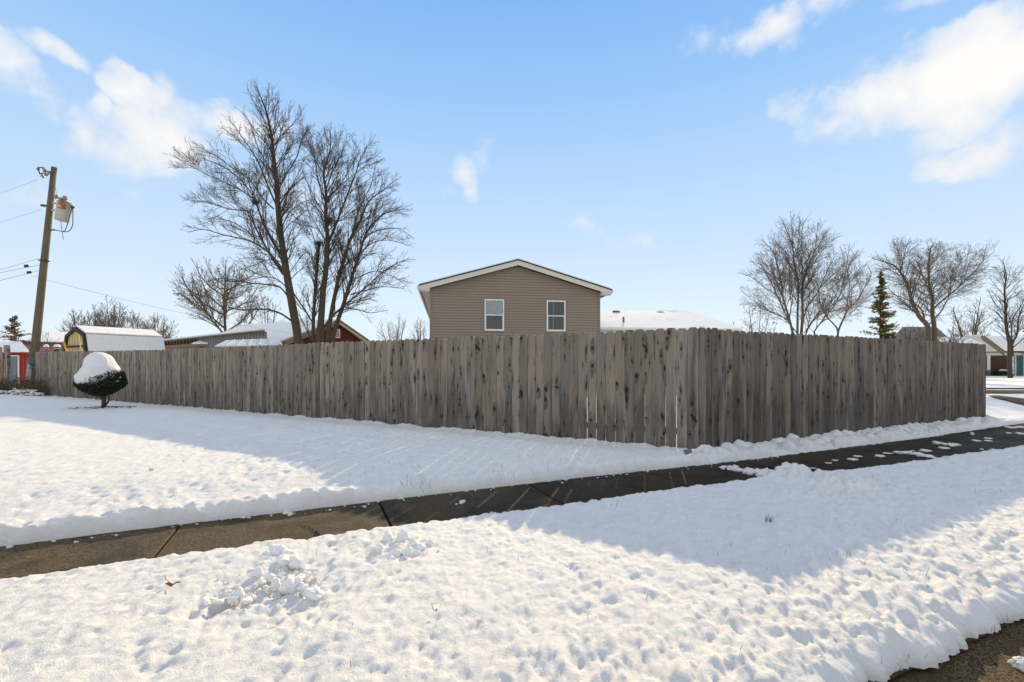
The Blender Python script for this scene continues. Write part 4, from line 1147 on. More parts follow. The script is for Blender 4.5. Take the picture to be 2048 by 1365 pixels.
auto_tree('bare_tree', 'brushy dark low tree below the fork of the wide bare tree', 1885, 700, 652, 120, 50, 66, 12, {1: 2.4, 2: 3.0, 3: 3.0}, 0.45, 4, 0.016, trunk_r=0.09)
def spruce(name, label, px, top_py, width_px, d, seed, mat, n=90, leaf=0.10, per=34, group=None):
    r = random.Random(seed); b = P(px, 730, d); H = EYE + (730 - top_py) / FOC * d; W = width_px / FOC * d / 2
    root = thing(name, label, 'tree', (b.x, b.y, 0), group=group)
    m = MB(); m.tube([(b.x, b.y, -0.1), (b.x, b.y, H * 0.5), (b.x, b.y, H)], [0.13, 0.08, 0.01], 7); m.build('trunk', M_BARK, root, True)
    br = MB(); lf = MB()
    for i in range(n):
        t = (i + r.random()) / n; z = H * (0.12 + 0.88 * t); L = W * (1 - t) ** 0.8 * r.uniform(0.55, 1.12) + 0.06; a = r.uniform(0, 6.283)
        d1 = Vector((math.cos(a), math.sin(a), 0.28 - 0.45 * (1 - t) + r.uniform(-.1, .1)))
        p0 = Vector((b.x, b.y, z)); p1 = p0 + d1 * L * 0.6; p2 = p1 + (d1 + Vector((0, 0, 0.25))) * L * 0.4
        br.tube([p0, p1, p2], [0.02, 0.012, 0.005], 3, False)
        for _ in range(int(per * (0.3 + L / W))):
            f = r.uniform(0.15, 1.0); q = p0.lerp(p1, f / 0.6) if f < 0.6 else p1.lerp(p2, (f - 0.6) / 0.4)
            q = q + Vector((r.gauss(0, 1), r.gauss(0, 1), r.gauss(0, 0.5))) * 0.10 * L
            v = Vector((r.gauss(0, 1), r.gauss(0, 1), r.gauss(0, .6))).normalized(); u2 = v.cross(Vector((r.gauss(0, 1), r.gauss(0, 1), r.gauss(0, 1)))).normalized()
            s = leaf * r.uniform(0.6, 1.3)
            lf.poly([q - v * s, q + u2 * s * 0.35, q + v * s, q - u2 * s * 0.35])
    br.build('branch', M_BARK, root, kind='stuff'); lf.build('foliage', mat, root, kind='stuff')
    return root
spruce('spruce_tree', 'narrow green spruce standing above the fence between bare trees', 1761, 545, 80, 40, 71, M_NEEDLE, 150, 0.115, 66)
spruce('spruce_tree', 'brownish conical evergreen behind the red shed, left of the pole', 30, 632, 84, 36, 72, M_NEEDLE_BROWN, 120, 0.10, 30)
spruce('spruce_tree', 'small dark evergreen peeking over the far snowy roof at the right edge', 2056, 640, 44, 62, 73, M_NEEDLE_BROWN, 70, 0.2, 30)
auto_tree('bare_tree', 'bushy bare tree at the left edge behind the red shed', 8, 700, 640, 80, 40, 64, 5, {1: 1.4, 2: 2.0, 3: 2.0}, 0.42, 3, 0.014, trunk_r=0.08, leaves=150)
auto_tree('bare_tree', 'bare shrubby tree right behind the utility pole', 82, 700, 655, 60, 38, 65, 5, {1: 1.4, 2: 2.0, 3: 2.0}, 0.42, 3, 0.012, trunk_r=0.06)

# ------------------------------------------------------------------ tan two-storey house
class Frame:
    """local axes: u along the facade, v into depth"""
    def __init__(s, o, ang): s.o = Vector(o); s.u = Vector((math.cos(ang), math.sin(ang), 0)); s.v = Vector((-math.sin(ang), math.cos(ang), 0))
    def __call__(s, a, b, z): return s.o + s.u * a + s.v * b + Vector((0, 0, z))
def slab(m, pts, nrm, th):
    m.prism(pts, Vector(nrm).normalized() * th)

F = Frame((-3.785, 21.0, 0), R(8.2))
house = thing('tan_house', 'tan vinyl-sided two-storey house with white-trimmed gable and two windows', 'house', tuple(F.o))
Wd, EZ, PZ, DEP, OV = 8.15, 4.73, 5.89, 15.2, 0.46
sl_ = (PZ - EZ) / (Wd / 2)
m = MB(); m.prism([F(0, 0.03, 0), F(Wd, 0.03, 0), F(Wd, 0.03, EZ), F(Wd / 2, 0.03, PZ), F(0, 0.03, EZ)], F.v * (DEP - 0.03)); m.build('wall', M_TAN, house)
m = MB(); z = 0.05; st = 0.127
while z < PZ - 0.05:
    z1 = min(z + st, PZ - 0.01)
    def ext(zz): return (0.06, Wd - 0.06) if zz <= EZ else ((zz - EZ) / sl_, Wd - (zz - EZ) / sl_)
    a0, a1 = ext(z); b0, b1 = ext(z1)
    zr = min(z + 0.020, z1); r0x, r1x = ext(zr)
    m.poly([F(a0, 0.028, z), F(a1, 0.028, z), F(r1x, 0.028, zr), F(r0x, 0.028, zr)])
    m.poly([F(r0x, 0.028, zr), F(r1x, 0.028, zr), F(r1x, 0.0, zr), F(r0x, 0.0, zr)])
    m.poly([F(r0x, 0.0, zr), F(r1x, 0.0, zr), F(b1, 0.012, z1), F(b0, 0.012, z1)])
    z = z1
m.build('siding', M_TAN, house, kind='stuff')
for a in (-0.015, Wd - 0.075):
    m = MB(); m.box(F(a, -0.012, 0), F.u * 0.09, F.v * 0.05, (0, 0, EZ - 0.03)); m.build('corner_trim', M_TRIM_DARKER, house)
GO = 0.32       # gable overhang towards the viewer
eL = -OV; zE = EZ - sl_ * OV
for sgn in (0, 1):
    def X_(a): return a if sgn == 0 else Wd - a
    lo_ = (X_(eL), zE); hi_ = (Wd / 2, PZ)
    m = MB()   # rake board
    m.prism([F(lo_[0], -GO, lo_[1] - 0.02), F(hi_[0], -GO, hi_[1] - 0.02), F(hi_[0], -GO, hi_[1] + 0.20), F(lo_[0], -GO, lo_[1] + 0.20)], F.v * 0.03); m.build('rake_board', M_TRIM, house)
    m = MB()   # boxed eave return
    m.box(F(min(X_(eL), X_(0.0)), -GO + 0.031, zE - 0.02), F.u * OV, F.v * (GO - 0.03), (0, 0, 0.14)); m.build('eave_return', M_TRIM, house)
    m = MB(); m.prism([F(X_(eL), -GO + 0.03, zE + 0.135), F(X_(0.0), -GO + 0.03, zE + 0.135), F(X_(0.0), DEP, zE + 0.135), F(X_(eL), DEP, zE + 0.135)], (0, 0, 0.02)); m.build('soffit', M_TRIM, house)
    m = MB(); m.prism([F(lo_[0], -GO + 0.03, lo_[1] + 0.16), F(hi_[0], -GO + 0.03, hi_[1] + 0.16), F(hi_[0], DEP + 0.3, hi_[1] + 0.16), F(lo_[0], DEP + 0.3, lo_[1] + 0.16)], (0, 0, 0.05))
    m.build('gable_soffit', M_TRIM, house)
    e2 = X_(eL - 0.05)
    m = MB(); m.prism([F(e2, -GO - 0.03, lo_[1] + 0.198), F(hi_[0], -GO - 0.03, hi_[1] + 0.212), F(hi_[0], DEP + 0.3, hi_[1] + 0.212), F(e2, DEP + 0.3, lo_[1] + 0.198)], (0, 0, 0.045)); rf = m.build('roof', M_SHINGLE, house)
    m = MB(); m.prism([F(X_(eL - 0.01), -GO + 0.0, lo_[1] + 0.244), F(hi_[0], -GO + 0.0, hi_[1] + 0.258), F(hi_[0], DEP + 0.3, hi_[1] + 0.258), F(X_(eL - 0.01), DEP + 0.3, lo_[1] + 0.244)], (0, 0, 0.055)); m.build('roof_snow', M_ROOF_SNOW, house)
    # gutter: K-profile along the eave
    gx = X_(eL - 0.005); dx = -0.12 if sgn == 0 else 0.12
    m = MB(); m.prism([F(gx, -GO, zE + 0.05), F(gx + dx * 0.6, -GO, zE + 0.06), F(gx + dx * 0.85, -GO, zE + 0.12), F(gx + dx, -GO, zE + 0.185), F(gx, -GO, zE + 0.185)], F.v * (DEP + GO + 0.2)); m.build('gutter', M_TRIM, house)
m = MB(); m.tube([F(eL - 0.03, DEP - 0.4, zE + 0.05), F(eL - 0.03, DEP - 0.4, zE - 0.22), F(eL + 0.12, DEP - 0.4, zE - 0.42), F(-0.05, DEP - 0.4, zE - 0.55), F(-0.05, DEP - 0.4, 0.1)], 0.06, 8); m.build('downspout', M_TRIM, house)
def window(fr, parent, a, z, wd, ht, curtain, b=0.0):
    w_ = MB(); ft = 0.055
    for o, x, zz in (((a, z), wd, ft), ((a, z + ht - ft), wd, ft)): w_.box(fr(o[0], b - 0.02, o[1]), fr.u * x, fr.v * 0.05, (0, 0, zz))
    for o in (a, a + wd - ft): w_.box(fr(o, b - 0.018, z + ft), fr.u * ft, fr.v * 0.046, (0, 0, ht - 2 * ft))
    win = w_.build('window', M_WINFRAME, parent)
    def sub(mb, name, mat): 
        return link(name, mb.mesh(name, mat, False, parent.location), win)
    mr = MB(); mr.box(fr(a + ft, b - 0.012, z + ht / 2 - 0.022), fr.u * (wd - 2 * ft), fr.v * 0.036, (0, 0, 0.044)); sub(mr, 'meeting_rail', M_WINFRAME)
    s2 = MB()
    for o in (a + ft, a + wd - ft - 0.022): s2.box(fr(o, b - 0.008, z + ft), fr.u * 0.022, fr.v * 0.03, (0, 0, ht / 2 - ft - 0.02))
    s2.box(fr(a + ft + 0.022, b - 0.008, z + ft), fr.u * (wd - 2 * ft - 0.044), fr.v * 0.03, (0, 0, 0.03)); sub(s2, 'sash', M_TRIM)
    for zz in (z + ft, z + ht / 2 + 0.02):
        g = MB(); g.box(fr(a + ft, b + 0.012, zz), fr.u * (wd - 2 * ft), fr.v * 0.004, (0, 0, ht / 2 - ft - 0.02)); sub(g, 'pane', M_GLASS)
    rm = MB(); rm.poly([fr(a + ft, b + 0.030 - 0.002, z + ft), fr(a + wd - ft, b + 0.028, z + ft), fr(a + wd - ft, b + 0.028, z + ht - ft), fr(a + ft, b + 0.028, z + ht - ft)]); sub(rm, 'room', M_DARKROOM)
    if curtain == 1:
        cu = MB(); n = 26; x0, x1 = a + ft + 0.01, a + wd - ft - 0.01
        for half, (zl, zh) in enumerate(((z + ht / 2 + 0.02, z + ht - ft),)):
            for i in range(n):
                p = x0 + (x1 - x0) * i / n; q = x0 + (x1 - x0) * (i + 1) / n
                y0 = b + 0.0225 + 0.0045 * math.sin(i * 1.9); y1 = b + 0.0225 + 0.0045 * math.sin((i + 1) * 1.9)
                cu.poly([fr(p, y0, zl), fr(q, y1, zl), fr(q, y1, zh), fr(p, y0, zh)])
        sub(cu, 'curtain', M_CURTAIN)
    elif curtain == 2:
        cu = MB(); cu.box(fr(a + wd * 0.34, b + 0.020, z + ft), fr.u * 0.02, fr.v * 0.005, (0, 0, ht - 2 * ft)); sub(cu, 'curtain_cord', M_CURTAIN)
    return win
def on_facade(px, py):
    """(a, z) of the point of the tan facade under a photo pixel"""
    r = (px - 1024) / FOC; a = (r * F.o.y - F.o.x) / (F.u.x - r * F.u.y); d = F.o.y + a * F.u.y
    return a, EYE + (730 - py) / FOC * d
for (x0, y0, x1, y1, cur) in ((969, 599, 1008, 662, 1), (1093, 601.5, 1130.5, 663, 2)):
    a0, z1 = on_facade(x0, y0); a1, _ = on_facade(x1, y0); _, z0 = on_facade(x0, y1)
    window(F, house, a0, z0, a1 - a0, z1 - z0, cur, -0.035)

# ------------------------------------------------------------------ low wing with the snowy hip roof
wing = thing('ranch_house', 'low house with a snow-covered hip roof, right of the tan house', 'house', (6, 26, 0))
e0, e1 = P(1150, 652, 24.6), P(1484, 659, 25.4); r0_, r1_ = P(1130, 617.5, 30.5), P(1376, 621, 30.5)
e0.z = e1.z = 3.25; r0_.z = r1_.z = 4.86
b1 = Vector((e1.x + 2.9, e1.y + 9.6, 3.25))
m = MB(); m.poly([e0, e1, r1_, r0_]); m.poly([e1, b1, r1_]); 
dn = Vector((0, 0, -0.09)); m.poly([e0 + dn, e0, r0_, r0_ + dn]); m.poly([e0 + dn, e1 + dn, e1, e0]); m.poly([e1 + dn, b1 + dn, b1, e1]); m.build('roof_snow', M_ROOF_SNOW_MELT, wing)
m = MB(); dn2 = Vector((0, 0, -0.10)); up2 = Vector((0, 0, -0.16)); m.prism([e0 + dn2, e1 + dn2, e1 + up2, e0 + up2], (0.02, 0.5, 0)); m.build('gutter', M_TRIM, wing)
m = MB(); m.prism([e0 + Vector((0, .05, -.165)), e1 + Vector((-.1, .05, -.165)), e1 + Vector((-.1, .05, -.36)), e0 + Vector((0, .05, -.36))], (0, 0.04, 0)); m.build('fascia', M_TRIM, wing)
m = MB(); m.prism([(e0.x, e0.y + 0.5, 0), (e1.x - 0.5, e1.y + 0.5, 0), (e1.x - 0.5, e1.y + 0.5, 3.05), (e0.x, e0.y + 0.5, 3.05)], (1.2, 8, 0)); m.build('wall', M_BEIGE, wing)
nrm = (e1 - e0).cross(r0_ - e0).normalized()
for px, py in ((1233, 624.5), (1322, 625.5)):
    t = (657 - py) / 37.0; c = e0.lerp(r0_, 1) ; q = P(px, py, 24.9 + 5.6 * 0.85); q = q - nrm * (q - e0).dot(nrm)
    ux = (e1 - e0).normalized(); uy = nrm.cross(ux)
    m = MB(); m.box(q - ux * 0.2 - uy * 0.1 - nrm * 0.03, ux * 0.40, uy * 0.30, nrm * 0.19); m.build('roof_vent', M_VENT, wing)
    q = P(1247, 648, 26.2); m = MB(); m.tube([q - Vector((0, 0, .1)), q + Vector((0, 0, 0.40))], 0.06, 10); m.tube([q + Vector((0, 0, 0.02)), q + Vector((0, 0, 0.06))], 0.14, 10); m.build('vent_pipe', M_TRIM, wing)

# ------------------------------------------------------------------ red house behind the big trees
redh = thing('red_house', 'dark red gabled house with snowy roof half hidden behind the big tree trunks', 'house', (-11.5, 30, 0))
ap = P(674, 645.5, 30); lf_ = P(563, 688, 28.6); rt_ = P(742, 685, 31.4)
hz = lf_.z - 0.02
rt_.z = hz; back = Vector((-6.0, 2.8, 0)) * 1.4
dirg = (rt_ - lf_).normalized()
m = MB(); li, ri = lf_ + dirg * 0.35, rt_ - dirg * 0.35
m.prism([Vector((li.x, li.y, 0)), Vector((ri.x, ri.y, 0)), Vector((ri.x, ri.y, hz)), ap - Vector((0, 0, .14)), Vector((li.x, li.y, hz))], back); m.build('wall', M_MAROON, redh)
fw = -back.normalized() * 0.3
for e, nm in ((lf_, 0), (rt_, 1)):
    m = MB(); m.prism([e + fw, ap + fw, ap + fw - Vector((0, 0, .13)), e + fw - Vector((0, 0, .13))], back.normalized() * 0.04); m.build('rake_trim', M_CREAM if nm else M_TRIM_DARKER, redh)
    m = MB(); m.prism([e + fw * 1.1 + Vector((0, 0, .004)), ap + fw * 1.1 + Vector((0, 0, .004)), ap + back, e + back], (0, 0, 0.15)); m.build('roof', M_OLDROOF, redh)
m = MB(); m.prism([lf_ + Vector((0, 0, .156)), ap + Vector((0, 0, .156)), ap + back + Vector((0, 0, .156)), lf_ + back + Vector((0, 0, .156))], (0, 0, 0.07)); m.build('roof_snow', M_ROOF_SNOW, redh)
gn = dirg.cross(Vector((0, 0, 1))).normalized()
if gn.y > 0: gn = -gn
wq = P(667, 676.5, 29.7); m = MB(); m.box(wq + gn * 0.10, dirg * 0.40, -gn * 0.06, (0, 0, 0.58)); gw = m.build('gable_window', M_TRIM, redh)
m = MB(); m.box(wq + gn * 0.11 + dirg * 0.06 + Vector((0, 0, .06)), dirg * 0.28, -gn * 0.03, (0, 0, 0.46)); o = link('pane', m.mesh('pane', M_BEIGE, False, redh.location), gw)
for k in range(5):
    m = MB(); m.box(wq + gn * 0.125 + dirg * 0.06 + Vector((0, 0, .09 + k * .09)), dirg * 0.28, -gn * 0.02, (0, 0, 0.02)); link('slat', m.mesh('slat', M_TRIM, False, redh.location), gw)

# ------------------------------------------------------------------ long grey metal shed
shed = thing('metal_shed', 'long grey corrugated metal shed with a snowy edge behind the fence', 'shed', (-14, 26, 0))
p1, p0 = P(537, 659.5, 26), P(325, 682, 38); p0.z = p1.z
dm = (p0 - p1); Lm = dm.length; dmn = dm.normalized(); nm_ = Vector((0.63, -0.777, 0)); nm_ = dmn.cross(Vector((0, 0, 1))); nm_ = nm_ if nm_.y < 0 else -nm_
def wallp(t, z, off=0.0): return Vector((p1.x, p1.y, 0)) + dmn * t + nm_ * off + Vector((0, 0, z))
zt = p1.z - 0.10
tw = 11.0; bk = Vector((-2.2, 3.6, 0))
m = MB(); m.prism([wallp(0.2, 0), wallp(tw, 0), wallp(tw, zt), wallp(0.2, zt)], bk); m.build('wall', M_GREYMETAL, shed)
q = 0.25
while q < tw:
    m = MB(); m.box(wallp(q, 0.0, 0.0), dmn * 0.05, nm_ * 0.03, (0, 0, zt - 0.01)); m.build('rib', M_GREYMETAL, shed); q += 0.42
m = MB(); m.prism([wallp(-0.25, zt + 0.01, 0.3), wallp(Lm + 2, zt + 0.01, 0.3), wallp(Lm + 2, zt - 0.2, 0.3) + bk, wallp(-0.25, zt - 0.2, 0.3) + bk], (0, 0, 0.06)); m.build('roof', M_GREYMETAL, shed)
m = MB(); m.prism([wallp(-0.2, zt + 0.073, 0.27), wallp(Lm + 2, zt + 0.073, 0.27), wallp(Lm + 2, zt - 0.137, 0.27) + bk, wallp(-0.2, zt - 0.137, 0.27) + bk], (0, 0, 0.09)); m.build('roof_snow', M_ROOF_SNOW, shed)
m = MB(); m.box(wallp(tw + 0.02, 0, -0.6), dmn * (Lm - tw + 1.5), -nm_ * 0.1, (0, 0, zt - 0.02)); m.build('inner_wall', M_DIRT, shed)
q = tw + 0.3
while q < Lm + 1.5:
    m = MB(); m.box(wallp(q, 0, 0.0), dmn * 0.14, -nm_ * 0.14, (0, 0, zt)); m.build('stud', M_OLDWOOD, shed); q += 0.75
m = MB(); m.box(wallp(tw - 0.6, 0, 0.05), dmn * (Lm - tw + 2), nm_ * 0.04, (0, 0, zt - 0.62)); m.build('board', M_OLDWOOD, shed)
m = MB(); m.box(wallp(tw - 0.8, zt - 0.60, 0.06), dmn * (Lm - tw + 2), nm_ * 0.04, (0, 0, 0.24)); m.build('board', M_OLDWOOD, shed)

# small sheet-roofed lean-to in front of it
sh2 = thing('garden_shed', 'small shed with a pale snowy sheet roof just above the fence top', 'shed', (-11.5, 21.5, 0))
a_, b_, c_, d_ = P(430, 694, 21.5), P(452, 683, 23.0), P(557, 679, 22.0), P(566, 692, 20.4)
m = MB(); m.prism([a_, d_, c_, b_], (0, 0, 0.05)); m.build('roof', M_ROOFMETAL, sh2)
for k in range(1, 6):
    p_, q_ = a_.lerp(d_, k / 6), b_.lerp(c_, k / 6); up_ = Vector((0, 0, 0.055)); m = MB(); m.prism([p_ + up_, p_ + up_ + (d_ - a_).normalized() * 0.05, q_ + up_ + (c_ - b_).normalized() * 0.05, q_ + up_], (0, 0, 0.02)); m.build('roof_rib', M_SNOW, sh2)
g2 = c_ + (c_ - d_); g2.z = d_.z
m = MB(); inn_ = (b_ - c_).normalized() * 0.15
m.prism([d_ + inn_ - Vector((0, 0, .03)), g2 + inn_ - Vector((0, 0, .03)), c_ + inn_ - Vector((0, 0, .06))], inn_ * 0.3); m.build('gable', M_CREAM, sh2)
m = MB(); m.prism([c_, g2, g2 + (b_ - c_), b_], (0, 0, 0.05)); m.build('roof', M_ROOFMETAL, sh2)
m = MB(); m.prism([Vector((q.x, q.y, 0)) for q in (a_.lerp(d_, .05), d_ + inn_, g2 + inn_, g2.lerp(g2 + (b_ - c_), .95))], (0, 0, min(a_.z, d_.z) - 0.05)); m.build('wall', M_CREAM, sh2)

# ------------------------------------------------------------------ gambrel barn
barn = thing('garden_barn', 'cream gambrel barn shed with dark trim and a thick snowy roof', 'shed', tuple(Vector((-18.6, 20, 0))))
db = lambda f: 20 + f * 1.17           # front gable: right edge is nearer
fr_pts = [(178.6, 703, 0.0), (178.2, 700, 0.0), (172.3, 669.5, 0.12), (153.6, 655.4, 0.5), (135.6, 672, 0.88), (130, 702, 1.0)]
gp = [P(x, y, db(f)) for x, y, f in fr_pts[1:]]
gp[0].z = gp[4].z = 1.62; gp[1].z = gp[3].z = (gp[1].z + gp[3].z) / 2
ld = Vector((0.469, 0.883, 0)); fwd = -ld
foot = [Vector((gp[0].x, gp[0].y, 0)), Vector((gp[4].x, gp[4].y, 0))]
m = MB(); m.prism([foot[0]] + gp + [foot[1]], ld * 2.9); m.build('wall', M_CREAM, barn)
cen = Vector(((gp[0].x + gp[4].x) / 2, (gp[0].y + gp[4].y) / 2, 1.9))
for a, b in zip(gp, gp[1:]):
    ia, ib = a + (cen - a) * 0.13, b + (cen - b) * 0.13
    oa, ob = a + (a - cen) * 0.02, b + (b - cen) * 0.02
    m = MB(); m.prism([oa + fwd * 0.05, ob + fwd * 0.05, ib + fwd * 0.05, ia + fwd * 0.05], fwd * 0.05); m.build('trim', M_BROWN, barn)
mid0, mid1 = gp[0].lerp(gp[1], 0.5), gp[4].lerp(gp[3], 0.5)
m = MB(); m.prism([mid0 + fwd * .03, mid1 + fwd * .03, mid1 + fwd * .03 - Vector((0, 0, .09)), mid0 + fwd * .03 - Vector((0, 0, .09))], fwd * 0.04); m.build('trim', M_BROWN, barn)
gw_ = gp[4] - gp[0]
for k in range(1, 9):
    a = gp[0] + gw_ * (k / 9); hgt = min(gp[2].z, 1.62 + (gp[1].z - 1.62) * min(1, min(k, 9 - k) / 1.1) + 0.3 * max(0, min(k, 9 - k) - 1.1) / 3.4) - 0.08
    m = MB(); m.box(Vector((a.x, a.y, 0.0)) + fwd * 0.012, gw_.normalized() * 0.025, fwd * 0.012, (0, 0, hgt)); m.build('batten', M_CREAM, barn)
for i, (a, b) in enumerate(zip(gp, gp[1:])):
    out = ((a + b) / 2 - cen); out = (out - ld * out.dot(ld)).normalized()
    m = MB(); m.prism([a + fwd * 0.06, b + fwd * 0.06, b + ld * 2.95, a + ld * 2.95], out * 0.04); m.build('roof', M_BROWN, barn)
    m = MB(); m.prism([a + fwd * 0.02 + out * 0.042, b + fwd * 0.02 + out * 0.042, b + ld * 2.93 + out * 0.042, a + ld * 2.93 + out * 0.042], out * 0.07); m.build('roof_snow', M_ROOF_SNOW, barn)
for (nm2, lab, a, b, r, mt) in (('stake', 'short amber painted stake leaning by the barn corner', P(127.5, 684, 19.4), P(134.5, 705, 19.2), 0.042, M_ORANGE), ('stake', 'tall pale yellow stake leaning in front of the barn gable', P(157, 669, 18.6), P(163, 705, 18.5), 0.02, M_YELLOW)):
    e = b + (b - a).normalized() * ((b.z) / max(0.05, (a.z - b.z)) * (b - a).length)
    m = MB(); m.tube([a, e], r, 8); o = m.build(nm2, mt, center=True); tag(o, lab, 'stake')

# beige building and capped posts further left
bb = thing('beige_house', 'long beige-sided house with a snowy roof edge behind the utility pole', 'house', (-38, 40, 0))
m = MB(); q0, q1 = P(40, 683, 39), P(150, 680, 41); q1.z = q0.z = 3.15
m.prism([Vector((q0.x, q0.y, 0)), Vector((q1.x, q1.y, 0)), q1, q0], (-2, 7, 0)); m.build('wall', M_BEIGE, bb)
z = 0.1
m = MB()
nf = Vector((0.02, -0.06, 0))
while z < 3.1: m.prism([Vector((q0.x, q0.y, z)) + nf, Vector((q1.x, q1.y, z)) + nf, Vector((q1.x, q1.y, z + 0.19)) + nf * 0.2, Vector((q0.x, q0.y, z + 0.19)) + nf * 0.2], (0, 0.02, 0)); z += 0.2
m.build('siding', M_BEIGE, bb, kind='stuff')
up_ = Vector((0, 0, .01)); ovh = Vector((0, -0.5, -0.05))
m = MB(); m.prism([q0 + ovh, q1 + ovh, q1 + Vector((-1, 3.5, 1.0)), q0 + Vector((-1, 3.5, 1.0))], (0, 0, .08)); m.build('roof', M_SHINGLE, bb)
m = MB(); m.prism([q0 + ovh + Vector((0, .02, .085)), q1 + ovh + Vector((0, .02, .085)), q1 + Vector((-1, 3.5, 1.085)), q0 + Vector((-1, 3.5, 1.085))], (0, 0, .10)); m.build('roof_snow', M_ROOF_SNOW, bb)
for px, w_, lab in ((92.5, 0.07, 'grey post with a small pointed snow cap just behind the left fence end'), (114, 0.095, 'black post with a round snow cap beside the barn gable')):
    c = P(px, 700, 18.4); po = thing('capped_post', lab, 'post', (c.x, c.y, 0), group='snow-capped posts behind the fence')
    tz = c.z + 0.10
    m = MB(); m.tube([(c.x, c.y, 0), (c.x, c.y, tz)], w_ * 0.8, 8); m.build('shaft', M_DARKMETAL if px > 100 else M_OLDWOOD, po)
    m = MB(); m.tube([(c.x, c.y, tz - 0.04), (c.x, c.y, tz)], w_ * 1.25, 10); m.build('cap', M_DARKMETAL, po)
    m = MB(); m.lump((c.x, c.y, tz + 0.02), (w_ * 1.3, w_ * 1.3, 0.11), 4, 10, 6, 0.08); m.build('snow', M_SNOW, po, True)

# ------------------------------------------------------------------ red shed at the left edge
rs = thing('red_shed', 'bright red shed with a grey panelled door and snowy roof at the left edge', 'shed', (-25.5, 24, 0))
dr_ = 24.0
x0, x1 = P(-60, 730, dr_).x, P(56, 730, dr_).x; yw = dr_; zt = EYE + (730 - 706.5) / FOC * dr_
m = MB(); m.box((x0, yw, -0.3), (x1 - x0 - 0.05, 0, 0), (0, 3.2, 0), (0, 0, zt + 0.3)); m.build('wall', M_RED, rs)
for k in range(0, 16):
    xx = x0 + (x1 - x0) * k / 16
    if P(13, 730, dr_).x - 0.05 < xx < P(40, 730, dr_).x + 0.02: continue
    m = MB(); m.box((xx, yw - 0.02, -0.3), (0.03, 0, 0), (0, 0.018, 0), (0, 0, zt + 0.28)); m.build('rib', M_RED, rs)
e = P(58, 706.8, dr_ - 0.2); rtop = P(42, 686.5, dr_ + 1.7); lx = x0 - 0.2
m = MB(); m.prism([(lx, yw - 0.2, e.z), (e.x, yw - 0.2, e.z), (rtop.x, rtop.y, rtop.z - 0.05), (lx, rtop.y, rtop.z - 0.05)], (0, 0, 0.05)); m.build('roof', M_RED, rs)
m = MB(); m.prism([(lx, yw - 0.19, e.z + 0.052), (e.x - .01, yw - 0.19, e.z + 0.052), (rtop.x, rtop.y, rtop.z + 0.002), (lx, rtop.y, rtop.z + 0.002)], (0, 0, 0.09)); m.build('roof_snow', M_ROOF_SNOW, rs)
m = MB(); m.prism([(e.x - .02, yw + 0.002, e.z - 0.05), (rtop.x, rtop.y, rtop.z - 0.06), (e.x - .02, yw + 3.2, e.z - 0.05)], (-0.04, 0, 0)); m.build('gable', M_RED, rs)
dx0, dx1 = P(15, 730, dr_).x, P(37.5, 730, dr_).x; zd = EYE + (730 - 713) / FOC * dr_
fr_ = MB()
fr_.box((dx0 - 0.05, yw - 0.045, -0.25), (0.05, 0, 0), (0, 0.045, 0), (0, 0, zd + 0.30)); fr_.box((dx1, yw - 0.045, -0.25), (0.05, 0, 0), (0, 0.045, 0), (0, 0, zd + 0.30)); fr_.box((dx0, yw - 0.045, zd), (dx1 - dx0, 0, 0), (0, 0.045, 0), (0, 0, 0.05))
fr_.build('door_frame', M_WINFRAME, rs)
dm_ = MB(); dm_.box((dx0, yw - 0.03, -0.25), (dx1 - dx0, 0, 0), (0, 0.028, 0), (0, 0, zd + 0.249)); door = dm_.build('door', M_DOORGREY, rs)
for r_ in range(3):
    for c_ in range(2):
        pw = (dx1 - dx0 - 0.24) / 2; zz = [-0.15, 0.55, 1.25][r_]; hh = [0.55, 0.58, 0.24][r_]
        pm = MB(); pm.box((dx0 + 0.08 + c_ * (pw + 0.08), yw - 0.042, zz), (pw, 0, 0), (0, 0.013, 0), (0, 0, hh)); link('panel', pm.mesh('panel', M_DOORGREY, False, rs.location), door)
pm = MB(); pm.lump((dx1 - 0.08, yw - 0.07, 0.62), 0.035, 1, 8, 5, 0); link('handle', pm.mesh('handle', M_DARKMETAL, True, rs.location), door)
# end of a neighbouring fence at the left edge
lf2 = thing('neighbour_fence', 'end of a weathered board fence with a tall post at the left edge', 'fence', (-21.4, 19.2, 0))
for k in range(7):
    c = P(1 - 7.2 * k, 730, 19.2 + 0.02 * k); m = MB(); zz = EYE + (730 - 694.5 + 0.4 * k) / FOC * 19.2
    m.box((c.x - 0.07, c.y, -0.1), (0.138, 0, 0), (0, 0.02, 0), (0, 0, zz + 0.1)); o = m.build('plank', M_PLANK, lf2, center=True)
c = P(11, 730, 19.0); m = MB(); m.box((c.x - 0.08, c.y, -0.1), (0.16, 0, 0), (0, 0.12, 0), (0, 0, EYE + (730 - 690.5) / FOC * 19 + 0.1)); m.build('post', M_PLANK, lf2, center=True)

# ------------------------------------------------------------------ utility pole
pb, pt = P(61, 788, 18.9), P(108.5, 335, 18.9)
pole = thing('utility_pole', 'leaning wooden utility pole carrying a transformer at the left', 'pole', (pb.x, pb.y, pb.z))
ax = (pt - pb).normalized()
def on_pole(py): return pb + (pt - pb) * ((788 - py) / (788 - 335.0))
m = MB(); m.tube([pb - ax * 0.3, pb.lerp(pt, .33), pb.lerp(pt, .66), pt], [0.150, 0.134, 0.116, 0.092], 14); m.build('shaft', M_POLE, pole, True)
cs = Vector((1, 0, 0)); cs = (cs - ax * cs.dot(ax)).normalized()
tow = Vector((0, -1, 0))
gd = on_pole(735) - cs * 0.05 + tow * 0.13
m = MB(); m.tube([on_pole(792) - cs * 0.03 + tow * 0.10, on_pole(728) - cs * 0.02 + tow * 0.09], [0.115, 0.105], 12); m.build('conduit_guard', M_PIPE, pole, True)
